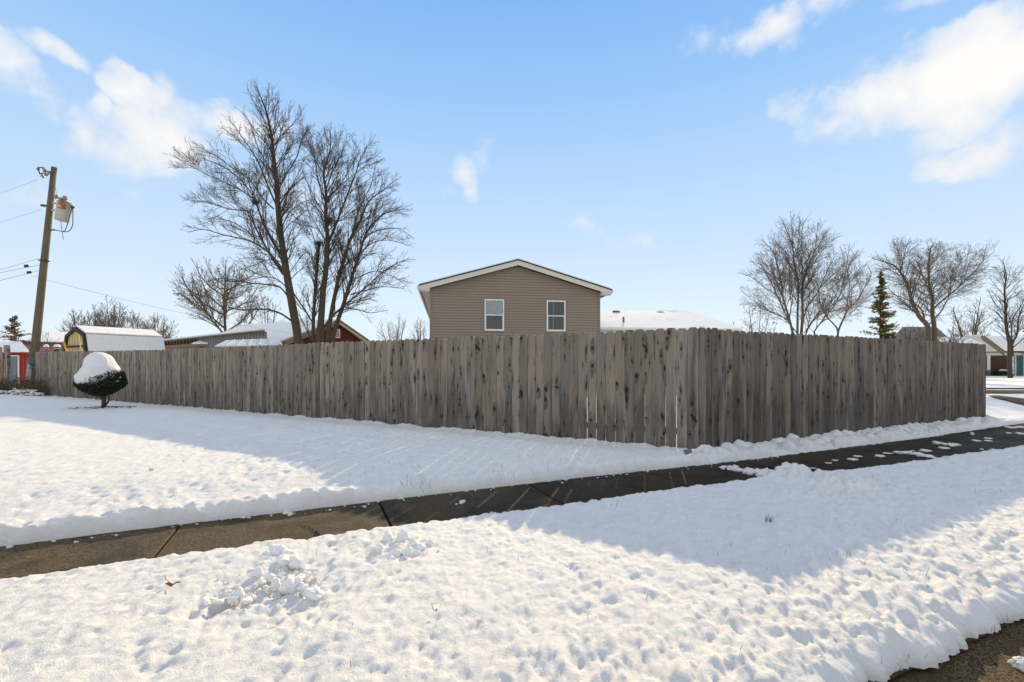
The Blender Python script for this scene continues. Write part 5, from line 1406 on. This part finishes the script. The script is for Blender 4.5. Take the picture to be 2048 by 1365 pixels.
m = MB(); m.tube([on_pole(731), on_pole(726), on_pole(719), on_pole(713.5)], [0.185, 0.19, 0.182, 0.16], 14); m.build('band', M_BAND, pole, True)
m = MB(); m.tube([on_pole(737), on_pole(733.5)], [0.18, 0.18], 14); m.build('band', M_BAND, pole, True)
m = MB(); m.tube([on_pole(524), on_pole(520)], 0.135, 12); m.tube([on_pole(522) - cs * 0.25, on_pole(522) + cs * 0.22], 0.025, 6); m.build('bracket', M_DARKMETAL, pole)
# cutout and insulators at the top
hw = lambda px, py: P(px, py, 18.7)
m = MB()
for pts in ([(104, 345), (99, 344), (92, 342), (88, 339), (84, 335)], [(85, 336), (76, 335.5)], [(76, 336), (80, 349)], [(80, 348), (88, 347)], [(88, 339), (89, 346), (92, 350)], [(84, 349), (86, 354)]):
    m.tube([hw(*q) for q in pts], 0.022, 6)
m.build('crossarm', M_DARKMETAL, pole)
for i, pts in enumerate(([(87, 337), (89, 341)], [(89, 343.5), (90, 347)], [(91.5, 350), (93, 350.5)], [(95, 348.5), (98, 346.5)], [(84, 352), (87, 354.5)], [(76, 338), (77, 339)])):
    m = MB(); a, b = hw(*pts[0]), hw(*pts[1]); dd = (b - a); m.tube([a - dd * .4, a, a.lerp(b, .5), b, b + dd * .4], [0.03, 0.06, 0.035, 0.06, 0.03], 8); m.build('insulator', M_PORC, pole)
m = MB(); m.tube([on_pole(345) - cs * 0.1, hw(100, 344.5)], 0.03, 6); m.build('bracket', M_DARKMETAL, pole)
m = MB(); m.tube([on_pole(413) - cs * 0.14, on_pole(413) - cs * 0.36], 0.05, 8); m.build('insulator', M_DARKMETAL, pole)
m = MB(); m.lump(on_pole(393) + cs * 0.22, 0.085, 3, 8, 6, 0.05); m.build('insulator', M_PORC, pole, True)
# transformer
tcn = P(123.5, 443, 18.7); tt = P(131.5, 406, 18.7); tax = (tt - tcn).normalized(); H_t = (tt - tcn).length
tr_ = MB()
prof2 = [(0, 0.0), (0.235, 0.0), (0.262, 0.03), (0.268, 0.06), (0.290, H_t * 0.5), (0.298, H_t - 0.06), (0.315, H_t - 0.05), (0.315, H_t - 0.01), (0.27, H_t + 0.035), (0.0, H_t + 0.06)]
prof2[0] = (0, -0.002)
tr_.tube([(0, 0, z) for _, z in prof2], [max(r * 0.86, 0.002) for r, _ in prof2], 24)
tob = link('transformer_tank', tr_.mesh('transformer_tank', M_CAN, True), pole, tcn - Vector(pole.location))
tx_ = (Vector((1, 0, 0)) - tax * tax.x).normalized(); tob.rotation_euler = Matrix((tx_, tax.cross(tx_), tax)).transposed().to_euler()
for py in (406, 420):
    m = MB(); a = on_pole(py); m.tube([a, a + cs * 0.45], 0.04, 8); m.build('bracket', M_GALV, pole)
for px, py, h in ((122, 399, 0.16), (129.5, 399, 0.20)):
    a = P(px, 407, 18.7); b = P(px + 1, py - 6 if px > 125 else py - 3, 18.7); dd = b - a
    m = MB(); m.tube([a - dd * 0.3, a + dd * .25, a + dd * .3, a + dd * .55, a + dd * .6, b], [0.03, 0.03, 0.055, 0.055, 0.085, 0.075], 10); m.build('bushing', M_PORC, pole, True)
m = MB(); m.lump(P(145, 415, 18.5), (0.09, 0.07, 0.05), 2, 8, 5, 0.1); m.build('terminal', M_DARKMETAL, pole, True)
def cable(pts, r, name='cable', parent=pole, mat=M_WIRE, d=18.6):
    m = MB(); m.tube(smooth_path([tuple(P(x, y, d)) for x, y in pts], 4), r, 5); return m.build(name, mat, parent, True)
cable([(145, 416), (140, 430), (134, 453), (128, 463), (118, 462), (105, 459), (99, 462)], 0.016)
cable([(146, 417), (146, 440), (145, 452), (139, 462), (128, 464), (112, 461), (100, 462)], 0.016)
cable([(117, 408), (119, 425), (122, 445), (124, 460), (127, 480)], 0.010)
cable([(110, 372), (113, 390), (111, 400)], 0.008)
def wire(name, label, a, b, sag, r):
    m = MB(); a, b = Vector(a), Vector(b); n = 16
    pts = [a.lerp(b, i / n) - Vector((0, 0, 4 * sag * (i / n) * (1 - i / n))) for i in range(n + 1)]
    m.tube(pts, r, 5); o = m.build(name, M_WIRE, None, True, center=True); tag(o, label, 'wire', 'wires on the utility pole')
wire('power_wire', 'top wire running left from the pole head', P(75, 359.5, 18.7), P(-300, 480, 21), 0.15, 0.004)
wire('power_wire', 'wire running left from below the transformer', P(84, 419, 18.7), P(-300, 520, 21), 0.15, 0.004)
wire('service_wire', 'upper of the three wires leaving the middle of the pole leftwards', on_pole(518) - cs * .2, P(-250, 605, 17), 0.05, 0.0055)
wire('service_wire', 'middle of the three wires leaving the pole leftwards', on_pole(530) - cs * .1, P(-250, 588, 17), 0.05, 0.007)
wire('service_wire', 'lowest of the three wires leaving the pole leftwards', on_pole(541) - cs * .1, P(-250, 618, 17), 0.05, 0.007)
wire('service_wire', 'long drop wire running right from the pole over the barn roof', P(62, 552, 18.8), P(620, 672, 30), 0.25, 0.005)
for px, py in ((53, 534), (58.5, 547)):
    m = MB(); m.tube([P(px - 4, py + 1, 18.6), P(px - 2, py - 1.5, 18.6), P(px + 2, py - 2, 18.6), P(px + 4, py, 18.6)], [0.02, 0.06, 0.06, 0.02], 8); m.build('splice_cover', M_DARKMETAL, pole, True)

# ------------------------------------------------------------------ snow-laden shrub
DS = 11.5; SQ = 0.77
gb = P(207, 817, DS)
gzz = lawn_z(gb.x, gb.y)
sb = thing('clipped_shrub', 'round clipped evergreen shrub under a tall two-tiered cap of snow', 'shrub', (gb.x, gb.y, gzz))
m = MB(); m.tube([(gb.x, gb.y, gzz - 0.1), P(208, 800, DS), P(206, 785, DS), P(204, 772, DS)], [0.055, 0.045, 0.04, 0.03], 9)
m.build('trunk', M_BARK, sb, True)
r = random.Random(5); br = MB()
for i in range(46):
    a = r.uniform(0, 6.283); p0 = P(206.5, r.uniform(778, 800), DS); e = P(202, r.uniform(766, 778), DS) + Vector((math.cos(a) * r.uniform(.15, .42), math.sin(a) * r.uniform(.15, .42), 0))
    br.tube([p0, p0.lerp(e, .5) + Vector((0, 0, -.03)), e], [0.012, 0.008, 0.004], 4, False)
for i in range(6):
    br.tube([P(208 + r.uniform(-1, 3), 815, DS), P(212 + r.uniform(0, 6), 805, DS - .05), P(213 + r.uniform(0, 10), r.uniform(788, 800), DS - .1)], [0.012, 0.008, 0.004], 4, False)
br.build('branch', M_BARK, sb, kind='stuff')
lf = MB()
cx = P(201.5, 765, DS)
for i in range(13000):
    a = r.uniform(0, 6.283); ph = r.random()
    # bowl of foliage: wide rim at the shoulder, tapering to the trunk; fuller on the right
    zt_ = r.uniform(-0.30, 0.34); k = (zt_ + 0.30) / 0.57
    side = math.cos(a)
    zmax = 0.08 + 0.26 * max(0, side)
    if zt_ > zmax: continue
    Rr_ = 0.51 * math.sqrt(min(1, 0.03 + 2.0 * k)) * (1.0 if k < 0.55 else 1 - 0.25 * (k - 0.55))
    rad = Rr_ * (1 - 0.55 * ph * ph)
    q = cx + Vector((math.cos(a) * rad * (1 + .04 * side), math.sin(a) * rad, zt_ * 0.93 - 0.03 + r.gauss(0, .02)))
    v = Vector((math.cos(a) + r.gauss(0, .7), math.sin(a) + r.gauss(0, .7), r.gauss(0.2, .6))).normalized(); u2 = v.cross(Vector((r.gauss(0, 1), r.gauss(0, 1), r.gauss(0, 1)))).normalized(); s = r.uniform(0.018, 0.036)
    lf.poly([q - v * s, q + u2 * s * 0.4, q + v * s, q - u2 * s * 0.4])
lf.build('foliage', M_NEEDLE_DARK, sb, kind='stuff')
capp = [(704, 0, 197), (705, 8.5, 197), (707.5, 15, 197.5), (712, 22, 198.5), (718, 26.5, 199.5), (725, 31, 200), (731, 34.5, 201.5), (735, 36.5, 202), (739, 38, 202), (743, 40.5, 201), (748, 44, 199.5), (753, 47.5, 199), (759, 50, 198.5), (764, 49.5, 199), (767, 45, 199.5), (768, 36, 200), (767, 20, 201), (765, 0, 201)]
V_, F_ = [], []; nseg = 56
for i, (py, rp, cxp) in enumerate(capp):
    c = P(201 + (cxp - 201) * 1.0, py, DS); rw = rp / FOC * DS * SQ
    for j in range(nseg):
        a = 2 * math.pi * j / nseg
        w1 = float(fbm(np.array([math.cos(a) * 1.6 + i * 0.13]), np.array([math.sin(a) * 1.6 + i * 0.21]), 7, 3)[0])
        w2 = float(fbm(np.array([math.cos(a) * 5 + 9 + i * 0.4]), np.array([math.sin(a) * 5 + i * 0.4]), 17, 3)[0])
        lowk = max(0, (i - 8) / 8); q = (1 + 0.14 * w1 + 0.09 * w2) * (1 - 0.22 * lowk * max(0, math.cos(a - 0.3)))
        dz = (0.07 * lowk) * (w2 * 1.6) + lowk * 0.30 * max(0, math.cos(a - 0.3)) ** 1.5 * (1 if i > 9 else 0)
        V_.append((c.x + rw * q * math.cos(a), c.y + rw * q * math.sin(a), c.z + dz))
for i in range(len(capp) - 1):
    for j in range(nseg): F_.append((i * nseg + j, i * nseg + (j + 1) % nseg, (i + 1) * nseg + (j + 1) % nseg, (i + 1) * nseg + j))
me = mesh_np('snow_cap', np.array(V_) - np.array(sb.location), F_, M_SNOW, True)
link('snow_cap', me, sb)
cl = MB()
for i in range(26):
    a = r.uniform(0, 6.283); zt_ = r.uniform(0.02, 0.2); rad = 0.47 * r.uniform(0.85, 1.04)
    q = cx + Vector((math.cos(a) * rad, math.sin(a) * rad, zt_ * (1 if math.cos(a) > 0 else 0.3)))
    cl.lump(q, (r.uniform(.02, .055), r.uniform(.02, .055), 0.018), i, 7, 4, 0.3)
cl.build('snow', M_SNOW, sb, True, 'stuff')
# bare dirt and twigs under it
dt = MB()
for i in range(90):
    a = r.uniform(0, 6.283); rad = 0.8 * math.sqrt(r.random()); x, y = gb.x + math.cos(a) * rad, gb.y + math.sin(a) * rad * 0.5
    if r.random() < math.exp(-rad * 1.5): dt.lump((x, y, lawn_z(x, y) + 0.002), (r.uniform(.02, .07), r.uniform(.015, .04), 0.008), i, 7, 4, .4)
o = dt.build('leaf_litter', M_DIRT, None, True, 'stuff'); o['label'] = 'dark needle litter on the snow under the clipped shrub'

# ------------------------------------------------------------------ brambles at the pole foot
r = random.Random(77); bm = MB(); lm = MB(); sm = MB()
for i in range(420):
    px = r.uniform(-40, 100) if r.random() < .8 else r.uniform(80, 112); g = P(px, 730, r.uniform(17.0, 18.4)); h = r.uniform(0.15, 0.62) * (1.15 if px < 85 else 0.7)
    if fence_sdf(g.x, g.y)[0] < 0.03 and px > 70: continue
    g.z = 0.02; a = r.uniform(0, 6.283); e = g + Vector((math.cos(a) * .35, math.sin(a) * .25, h)); mid = g.lerp(e, .5) + Vector((0, 0, h * .25))
    bm.tube([g, mid, e], [0.008, 0.006, 0.004], 3, False)
    for _ in range(5):
        q = mid.lerp(e, r.random()) + Vector((r.gauss(0, .06), r.gauss(0, .06), r.gauss(0, .05))); v = Vector((r.gauss(0, 1), r.gauss(0, 1), r.gauss(0, 1))).normalized() * r.uniform(.02, .045); u2 = v.cross(Vector((0.3, 1, .2))).normalized() * v.length * .6
        lm.poly([q - v, q + u2, q + v, q - u2])
    if r.random() < .5: q = g + Vector((0, -.25, h * .35)); sm.lump(q, (r.uniform(.04, .11), .06, .03), i, 7, 4, .4)
bram = thing('bramble_patch', 'low dead brown brambles dusted with snow around the pole foot', 'weeds', (-18.5, 18, 0))
bm.build('stem', M_TWIG, bram, kind='stuff'); lm.build('leaves', M_DEADLEAF, bram, kind='stuff'); sm.build('snow', M_SNOW, bram, True, 'stuff')

# ------------------------------------------------------------------ far right: brick house over the street
fh = thing('brick_house', 'far brown brick house with teal door and snowy roofs at the right edge', 'house', (50, 50, 0))
HD = 49.0
def hp(px, py, d=HD): return P(px, py, d)
zg = -0.02
m = MB(); a, b = hp(1940, 752), hp(2120, 752); ztop = hp(0, 711).z
m.box((a.x, HD, zg), (b.x - a.x, 0, 0), (0, 8, 0), (0, 0, ztop - zg)); m.build('wall', M_MORTAR, fh)
bx0, bx1 = hp(1979, 0).x, hp(2014, 0).x; zb0, zb1 = zg, hp(0, 712).z
bw, bh = (bx1 - bx0) / 8, (zb1 - zb0) / 26
bmesh_ = None
for rr_ in range(26):
    for cc in range(9):
        xa = bx0 + (cc - (0.5 if rr_ % 2 else 0)) * bw; xb = xa + bw - 0.025; xa = max(xa, bx0); xb = min(xb, bx1)
        if xb - xa < 0.05: continue
        if bmesh_ is None: bmesh_ = MB()
        bmesh_.box((xa, HD - 0.03, zb0 + rr_ * bh), (xb - xa, 0, 0), (0, 0.028, 0), (0, 0, bh - 0.018))
bmesh_.build('brickwork', M_BRICK, fh, kind='stuff')
def hbox(name, px0, py0, px1, py1, mat, d0=-0.08, th=0.07):
    A, B = hp(px0, py1), hp(px1, py0); m = MB(); m.box((A.x, HD + d0, A.z), (B.x - A.x, 0, 0), (0, th, 0), (0, 0, B.z - A.z)); return m.build(name, mat, fh)
hbox('white_panel', 1973, 710.5, 1979, 741, M_WINFRAME); hbox('base_panel', 1973, 741.3, 1979.5, 751.5, M_DOORGREY)
hbox('fascia', 1940, 706.5, 2110, 711.5, M_WINFRAME, -0.5, 0.06)
pst = hbox('porch_post', 2014.5, 708, 2018, 752, M_WINFRAME, -0.5, 0.12)
dd = hbox('door', 2031, 712.5, 2045, 754, M_TEAL)
pm = MB(); pm.lump(hp(2043.5, 735) + Vector((0, -0.12, 0)), 0.06, 1, 8, 5, 0); link('handle', pm.mesh('handle', M_GALV, True, fh.location), dd)
for zz0, zz1 in ((716, 728), (731, 737), (740, 751)):
    for u0, u1 in ((2033, 2037), (2039, 2043)):
        A, B = hp(u0, zz1), hp(u1, zz0); m = MB(); m.box((A.x, HD - 0.095, A.z), (B.x - A.x, 0, 0), (0, 0.014, 0), (0, 0, B.z - A.z)); link('panel', m.mesh('panel', M_TEAL, False, fh.location), dd)
hbox('door_frame', 2028.5, 711.8, 2030.8, 754, M_WINFRAME); hbox('door_frame', 2045.3, 711.8, 2048.5, 754, M_WINFRAME)
# roofs: a main slope, and a gabled porch roof whose left rake shows its underside
m = MB(); a, b = hp(1930, 706, HD - 0.8), hp(2120, 706, HD - 0.8); c, d = hp(2120, 678, HD + 3.5), hp(1955, 678, HD + 3.5); d.x = a.x; m.prism([a, b, c, d], (0, 0, 0.12)); m.build('roof', M_SHINGLE, fh)
m = MB(); u_ = Vector((0, 0, .125)); m.prism([a + u_, b + u_, c + u_, d + u_], (0, 0, 0.08)); m.build('roof_snow', M_ROOF_SNOW_MELT, fh)
A, B = hp(1965, 671.5, HD - 2.2), hp(2010, 705, HD - 2.2); c2 = hp(2110, 670, HD + 3.0); c2.z = A.z; d2 = hp(2120, 705, HD - 2.2); d2.z = B.z
m = MB(); m.prism([B, d2, c2 + Vector((2, 0, 0)), A + Vector((0, 2.0, 0)), A], (0, 0, 0.12)); m.build('porch_roof', M_ROOF_SNOW_MELT, fh)
m = MB(); m.prism([A - Vector((0.1, 0.05, 0.0)), B - Vector((0.1, 0.05, 0.0)), B - Vector((0.1, 0.05, 0.35)), A - Vector((0.1, 0.05, 0.35))], (0, 0.10, 0)); m.build('rake_board', M_OLDWOOD, fh)
gbsh = thing('garden_bush', 'small dark bush with a snow cap against the far brick wall', 'bush', tuple(Vector((hp(1991, 0).x, HD - 0.7, 0))))
lf = MB(); r = random.Random(3)
for i in range(500):
    q = Vector((hp(1991, 0).x, HD - 0.7, 0.3)) + Vector((r.gauss(0, .3), r.gauss(0, .25), abs(r.gauss(0, .28)) - .2)); v = Vector((r.gauss(0, 1), r.gauss(0, 1), r.gauss(0, 1))).normalized() * .09; u2 = v.cross(Vector((.2, .7, .4))).normalized() * .05; lf.poly([q - v, q + u2, q + v, q - u2])
lf.build('foliage', M_NEEDLE_DARK, gbsh, kind='stuff')
m = MB(); m.lump(Vector((hp(1991, 0).x, HD - 0.75, 0.62)), (0.42, 0.32, 0.14), 5, 12, 6, .2); m.build('snow', M_SNOW, gbsh, True)
# dark-roofed house far behind the bare trees
oh = thing('distant_house', 'distant brown-roofed house behind the spruce and the wide bare tree', 'house', tuple(P(1840, 730, 60) * 1))
oh.location.z = 0
m = MB(); a, b, c, d = P(1775, 692, 60), P(1912, 692, 60), P(1872, 657, 64), P(1805, 657, 64); m.prism([a, b, c, d], (0, 0, 0.2)); m.build('roof', M_OLDROOF, oh)
m = MB(); m.prism([Vector((a.x + .3, a.y + .5, 0)), Vector((b.x - .3, b.y + .5, 0)), Vector((b.x - .3, b.y + .5, a.z)), Vector((a.x + .3, a.y + .5, a.z))], (0, 5, 0)); m.build('wall', M_MORTAR, oh)

# the cross street and walk in front of the far house
def flat(name, pts, z, mat):
    m = MB(); m.poly([(*(G(px, py, z).xy), z) for px, py in pts]); return m.build(name, mat, kind='structure')
flat('side_street', [(1800, 786.2), (2400, 786.2), (2400, 780.2), (1800, 780.2)], 0.055, M_ASPH)
flat('side_path', [(1975, 791.5), (2048, 809), (2120, 830), (2120, 806), (2048, 797), (1995, 791)], 0.06, M_ASPH)
kb = MB(); g0, g1 = G(1800, 779.8, 0), G(2400, 779.8, 0); kb.box((g0.x, g0.y, 0.0), g1 - g0, (0, 0.2, 0), (0, 0, 0.075)); kb.build('kerb', M_DIRT, kind='structure')

# ------------------------------------------------------------------ loose snow on the sidewalk and verge
def clump(name, label, lumps, cat='snow clump', group=None, mat=M_SNOW, z=Z_WALK):
    m = MB()
    for i, (px, py, wpx, hpx, up_) in enumerate(lumps):
        g = G(px, py, z); sc = g.y / FOC; rx = wpx / 2 * sc * (0.95 if z > 0 else 1); rz = max(0.006, hpx / 2 * sc * (0.95 if z > 0 else 1))
        m.lump(g + Vector((0, 0, rz * (0.22 if z > 0 else 0.4) + up_)), (rx, max(rx * 0.75, 0.015) if wpx > hpx * 2.5 else rx * .9, rz), int(px * 7 + py), 20 if wpx > 9 else 9, 12 if wpx > 9 else 6, 0.36)
    o = m.build(name, mat, None, True, center=True); tag(o, label, cat, group); return o
def c8(x, y): return 1600 + x / 4.571, 820 + y / 4.571
patches = [(120, 535, 62, 10), (260, 488, 62, 12), (320, 463, 55, 10), (483, 456, 85, 22), (525, 426, 85, 12), (730, 426, 88, 20), (800, 400, 85, 14), (1030, 376, 32, 10),
           (1150, 378, 98, 26), (1255, 308, 82, 30), (1315, 352, 90, 20), (1385, 324, 140, 32), (1575, 226, 32, 30), (1610, 285, 72, 16), (1660, 363, 32, 14), (1720, 263, 74, 14), (1720, 286, 70, 14), (1790, 373, 105, 22),
           (1910, 215, 60, 14), (1925, 165, 100, 20), (2005, 160, 90, 16), (2015, 221, 90, 18)]
ords = ['first', 'second', 'third', 'fourth', 'fifth', 'sixth', 'seventh', 'eighth', 'ninth', 'tenth', 'eleventh', 'twelfth', 'thirteenth', 'fourteenth', 'fifteenth', 'sixteenth', 'seventeenth', 'eighteenth', 'nineteenth', 'twentieth', 'twenty-first', 'twenty-second']
for i, (x, y, w_, h_) in enumerate(sorted(patches)):
    px, py = c8(x, y); wq, hq = w_ / 4.571, h_ / 4.571
    L = [(px - wq * .2, py, wq * .65, hq, 0), (px + wq * .18, py + hq * .1, wq * .62, hq * .9, 0), (px + wq * .02, py + hq * .2, wq * .5, hq * .7, 0)]
    clump('snow_patch', '%s small snow patch from the left on the wet sidewalk beside the fence' % ords[i], L, 'snow patch', 'snow patches left on the sidewalk')
px, py = c8(950, 395); px2, py2 = c8(1120, 418)
clump('snow_patch', 'longest snow patch, a double mound lying across the middle of the wet sidewalk', [(px - 6, py, 22, 5, 0), (px + 8, py + 1, 26, 6, 0), (px2 - 10, py2 - 1, 22, 7, 0), (px2 + 6, py2 + 2, 28, 6, 0), (px2 + 16, py2 + 4, 18, 4, 0)], 'snow patch', 'snow patches left on the sidewalk')
clump('snow_chunk', 'small white snow chunk alone on the shaded sidewalk', [(925, 1006, 12, 9, 0), (922, 1008, 8, 6, 0), (913, 1009.5, 5, 3, 0)], 'snow chunk', 'snow chunks on the sidewalk')
clump('snow_chunk', 'cluster of three little snow chunks near the verge edge of the sidewalk', [(983, 1029, 7, 7, 0), (990, 1029, 9, 6, 0), (997, 1030, 6, 5, 0), (981, 1035, 12, 4, 0)], 'snow chunk', 'snow chunks on the sidewalk')
clump('snow_chunk', 'lump of snow fallen from the lawn edge onto the sunny sidewalk', [(574, 1028, 15, 11, 0), (581, 1030, 10, 8, 0)], 'snow chunk', 'snow chunks on the sidewalk')
clump('snow_chunk', 'dirty chunk of snow lying on the asphalt at the lower right corner', [(2034, 1330, 26, 22, 0), (2046, 1338, 30, 22, 0), (2056, 1330, 24, 16, 0)], 'snow chunk', None, M_SNOW_DIRTY, Z_ROAD)
# ridge pushed across the sidewalk
L = []
rr = random.Random(8)
for k in range(26):
    f = k / 25; L.append((1448 + 118 * f + rr.uniform(-5, 5), 936 + 22 * f + rr.uniform(-3, 3), rr.uniform(14, 30) * (0.5 + f * .8), rr.uniform(8, 14) * (0.5 + f), 0))
for k in range(12): L.append((rr.uniform(1545, 1600), rr.uniform(948, 966), rr.uniform(18, 40), rr.uniform(16, 30), 0.015))
clump('snow_ridge', 'tongue of pushed snow reaching across the sidewalk near the fence corner', L, 'snow ridge')
# kicked-up piles on the verge
L = [(555, 1108, 34, 30, 0), (540, 1112, 24, 18, 0), (575, 1110, 22, 16, 0), (568, 1128, 36, 22, 0), (590, 1132, 26, 28, 0.01), (519, 1150, 15, 24, 0.0), (540, 1158, 18, 16, 0), (551, 1171, 19, 26, 0), (523, 1166, 16, 14, 0), (587, 1176, 34, 34, 0), (572, 1180, 26, 22, 0), (606, 1180, 22, 24, 0), (628, 1188, 34, 26, -0.01), (600, 1158, 22, 14, 0), (616, 1150, 14, 10, 0),
     (563, 1150, 12, 10, 0), (530, 1175, 10, 8, 0), (612, 1140, 12, 8, 0)]
rr = random.Random(18)
L += [(rr.gauss(580, 35), rr.gauss(1160, 20), rr.uniform(3, 9), rr.uniform(3, 8), 0) for _ in range(60)]
clump('snow_pile', 'kicked-up heap of lumpy snow on the sunny verge left of centre', L, 'snow pile', 'kicked-up snow heaps on the verge', M_SNOW_CLUMP, 0.01)['kind'] = 'stuff'
L = [(478, 1192, 24, 26, 0), (465, 1200, 20, 14, 0), (492, 1204, 22, 12, 0), (440, 1205, 20, 10, 0), (455, 1185, 14, 8, 0), (505, 1195, 14, 8, 0)] + [(rr.gauss(470, 32), rr.gauss(1195, 12), rr.uniform(3, 8), rr.uniform(3, 7), 0) for _ in range(40)]
clump('snow_pile', 'low scattered snow heap just left of the kicked-up heap', L, 'snow pile', 'kicked-up snow heaps on the verge', M_SNOW_CLUMP, 0.01)['kind'] = 'stuff'
L = [(775, 1083, 22, 34, 0), (757, 1103, 28, 22, 0), (806, 1085, 24, 34, 0), (826, 1094, 20, 24, 0), (842, 1098, 18, 18, 0), (860, 1090, 14, 16, 0), (790, 1112, 24, 22, 0), (815, 1108, 26, 20, 0), (832, 1108, 16, 12, 0), (783, 1120, 18, 14, 0), (849, 1084, 16, 10, 0)]
L += [(rr.gauss(808, 30), rr.gauss(1100, 12), rr.uniform(3, 8), rr.uniform(3, 7), 0) for _ in range(40)]
clump('snow_pile', 'heap of broken snow chunks on the verge beside the dark slab joint', L, 'snow pile', 'kicked-up snow heaps on the verge', M_SNOW_CLUMP, 0.01)['kind'] = 'stuff'

# ------------------------------------------------------------------ fallen leaf, stone, grass
def leaf(label, px, py, size, seed, z=0.02):
    r = random.Random(seed); g = G(px, py, z); m = MB(); n = 15
    a0 = r.uniform(0, 6.28)
    pts = []
    for i in range(n):
        a = 2 * math.pi * i / n; rad = size * (0.55 + 0.45 * (1 if i % 3 == 0 else 0)) * (1.2 if i == 0 else 1)
        x, y = rad * math.cos(a), rad * 0.62 * math.sin(a)
        pts.append(g + Vector((x, y * .9, 0.012 + 0.30 * size * math.sin(2.2 * a + a0) + 0.25 * abs(y))))
    c = g + Vector((0, 0, 0.014))
    for i in range(n): m.poly([c, pts[i], pts[(i + 1) % n]])
    m.tube([pts[7], pts[7] + Vector((-size * .5, size * .1, 0.01)), pts[7] + Vector((-size * .8, size * .3, 0.03))], 0.0015, 4)
    o = m.build('fallen_leaf', M_LEAF, center=True); tag(o, label, 'leaf', 'leaves on the snow')
leaf('curled brown oak leaf lying on the sunny verge snow', 346, 1173, 0.042, 1)
leaf('tiny dark leaf scrap on the verge snow right of the heaps', 871, 1226, 0.014, 2)
leaf('small brown leaf on the sunny lawn snow left of the fence shadow', 304, 942, 0.03, 3, 0.13)
m = MB(); g = G(1376, 909, 0.03); m.lump(g + Vector((0, 0, .03)), (0.055, 0.04, 0.035), 4, 10, 6, .25); o = m.build('stone', M_OLDWOOD, None, True, center=True); tag(o, 'small brown stone in the snow at the foot of the fence corner', 'stone')

def crumbs():
    r = random.Random(31); m = MB()
    for i in range(170):
        s = r.uniform(-4, 6)
        if r.random() < 0.5: n = float(verge_edge_hi(np.array([s]))[0]) + abs(r.gauss(0, .06)) + 0.01
        else: n = float(lawn_edge(np.array([s]))[0]) - abs(r.gauss(0, .05)) - 0.01
        q = Vector(sn(s, n, Z_WALK)); k = r.uniform(0.004, 0.013) * (1.5 if r.random() < .08 else 1)
        m.lump(q + Vector((0, 0, k * .3)), (k * r.uniform(.8, 1.6), k, k * .7), i, 7, 4, .4)
    o = m.build('snow_crumbs', M_SNOW, None, True, 'stuff'); o['label'] = 'snow crumbs scattered along the shovelled edges of the sidewalk'
crumbs()
def blades(name, label, n, sampler, hmin, hmax, mat, seed, rw=0.0016):
    r = random.Random(seed); m = MB()
    for _ in range(n):
        q = sampler(r)
        if q is None: continue
        h = r.uniform(hmin, hmax); a = r.uniform(0, 6.283); ln = r.uniform(0.2, 0.9)
        d1 = Vector((math.cos(a) * ln, math.sin(a) * ln, 1)).normalized() * h; side = Vector((-math.sin(a), math.cos(a), 0)) * rw
        m.poly([q - side, q + side, q + d1 * .6 + side * .7, q + d1 * .6 - side * .7]); m.poly([q + d1 * .6 - side * .7, q + d1 * .6 + side * .7, q + d1 + Vector((0, 0, -.15 * h))])
    o = m.build(name, mat, None, False, 'stuff'); o['label'] = label
    return o
def samp_verge(r):
    s = r.uniform(-3, 7); n = r.uniform(1.3, 3.4); x, y, _ = sn(s, n, 0)
    if pnoise(np.array([x * 1.2]), np.array([y * 1.2]), 5)[0] < 0.05: return None
    return Vector((x, y, -0.012))
blades('grass_blades', 'thin dry grass blades poking through the verge snow', 620, samp_verge, 0.03, 0.085, M_STRAW, 1, 0.0014)
def samp_lawn(r):
    px, py = r.uniform(0, 1300), r.uniform(830, 960); g = G(px, py, 0.10)
    if fence_sdf(g.x, g.y)[0] < 0.1: return None
    if pnoise(np.array([g.x * .9]), np.array([g.y * .9]), 9)[0] < 0.0: return None
    return Vector((g.x, g.y, 0.085))
blades('grass_blades', 'scattered grass tips poking through the shaded lawn snow', 520, samp_lawn, 0.03, 0.085, M_GRASS, 2, 0.0014)
def samp_tufts(r):
    px, py, s = r.choice([(912, 905, 22), (985, 918, 18), (820, 965, 12), (840, 970, 16), (912, 905, 22), (985, 918, 18), (1540, 1040, 5)]); g = G(px + r.gauss(0, s), py + r.gauss(0, s * .35), 0.07); return Vector((g.x, g.y, 0.05))
blades('grass_tufts', 'dark grass tufts showing through the lawn snow', 130, samp_tufts, 0.035, 0.085, M_GRASS, 3, 0.0016)
def samp_walkgrass(r):
    if r.random() < .5: g = G(r.gauss(611, 7), r.gauss(1093, 2), Z_WALK); return g
    g = G(r.uniform(1098, 1128), 0, Z_WALK) if False else G(r.uniform(1090, 1118), r.uniform(1003, 1006), Z_WALK); return g
blades('grass_tufts', 'green grass growing from a slab joint of the sidewalk', 90, samp_walkgrass, 0.02, 0.06, M_GRASS, 4, 0.0014)
def samp_curb(r):
    s = r.uniform(-1.5, 5); x, y, _ = sn(s, 1.13 + r.gauss(0, .05), 0); return Vector((x, y, -0.135))
blades('grass_blades', 'dead straw lying along the melting edge of the verge', 420, samp_curb, 0.02, 0.11, M_STRAW, 5, 0.0012)
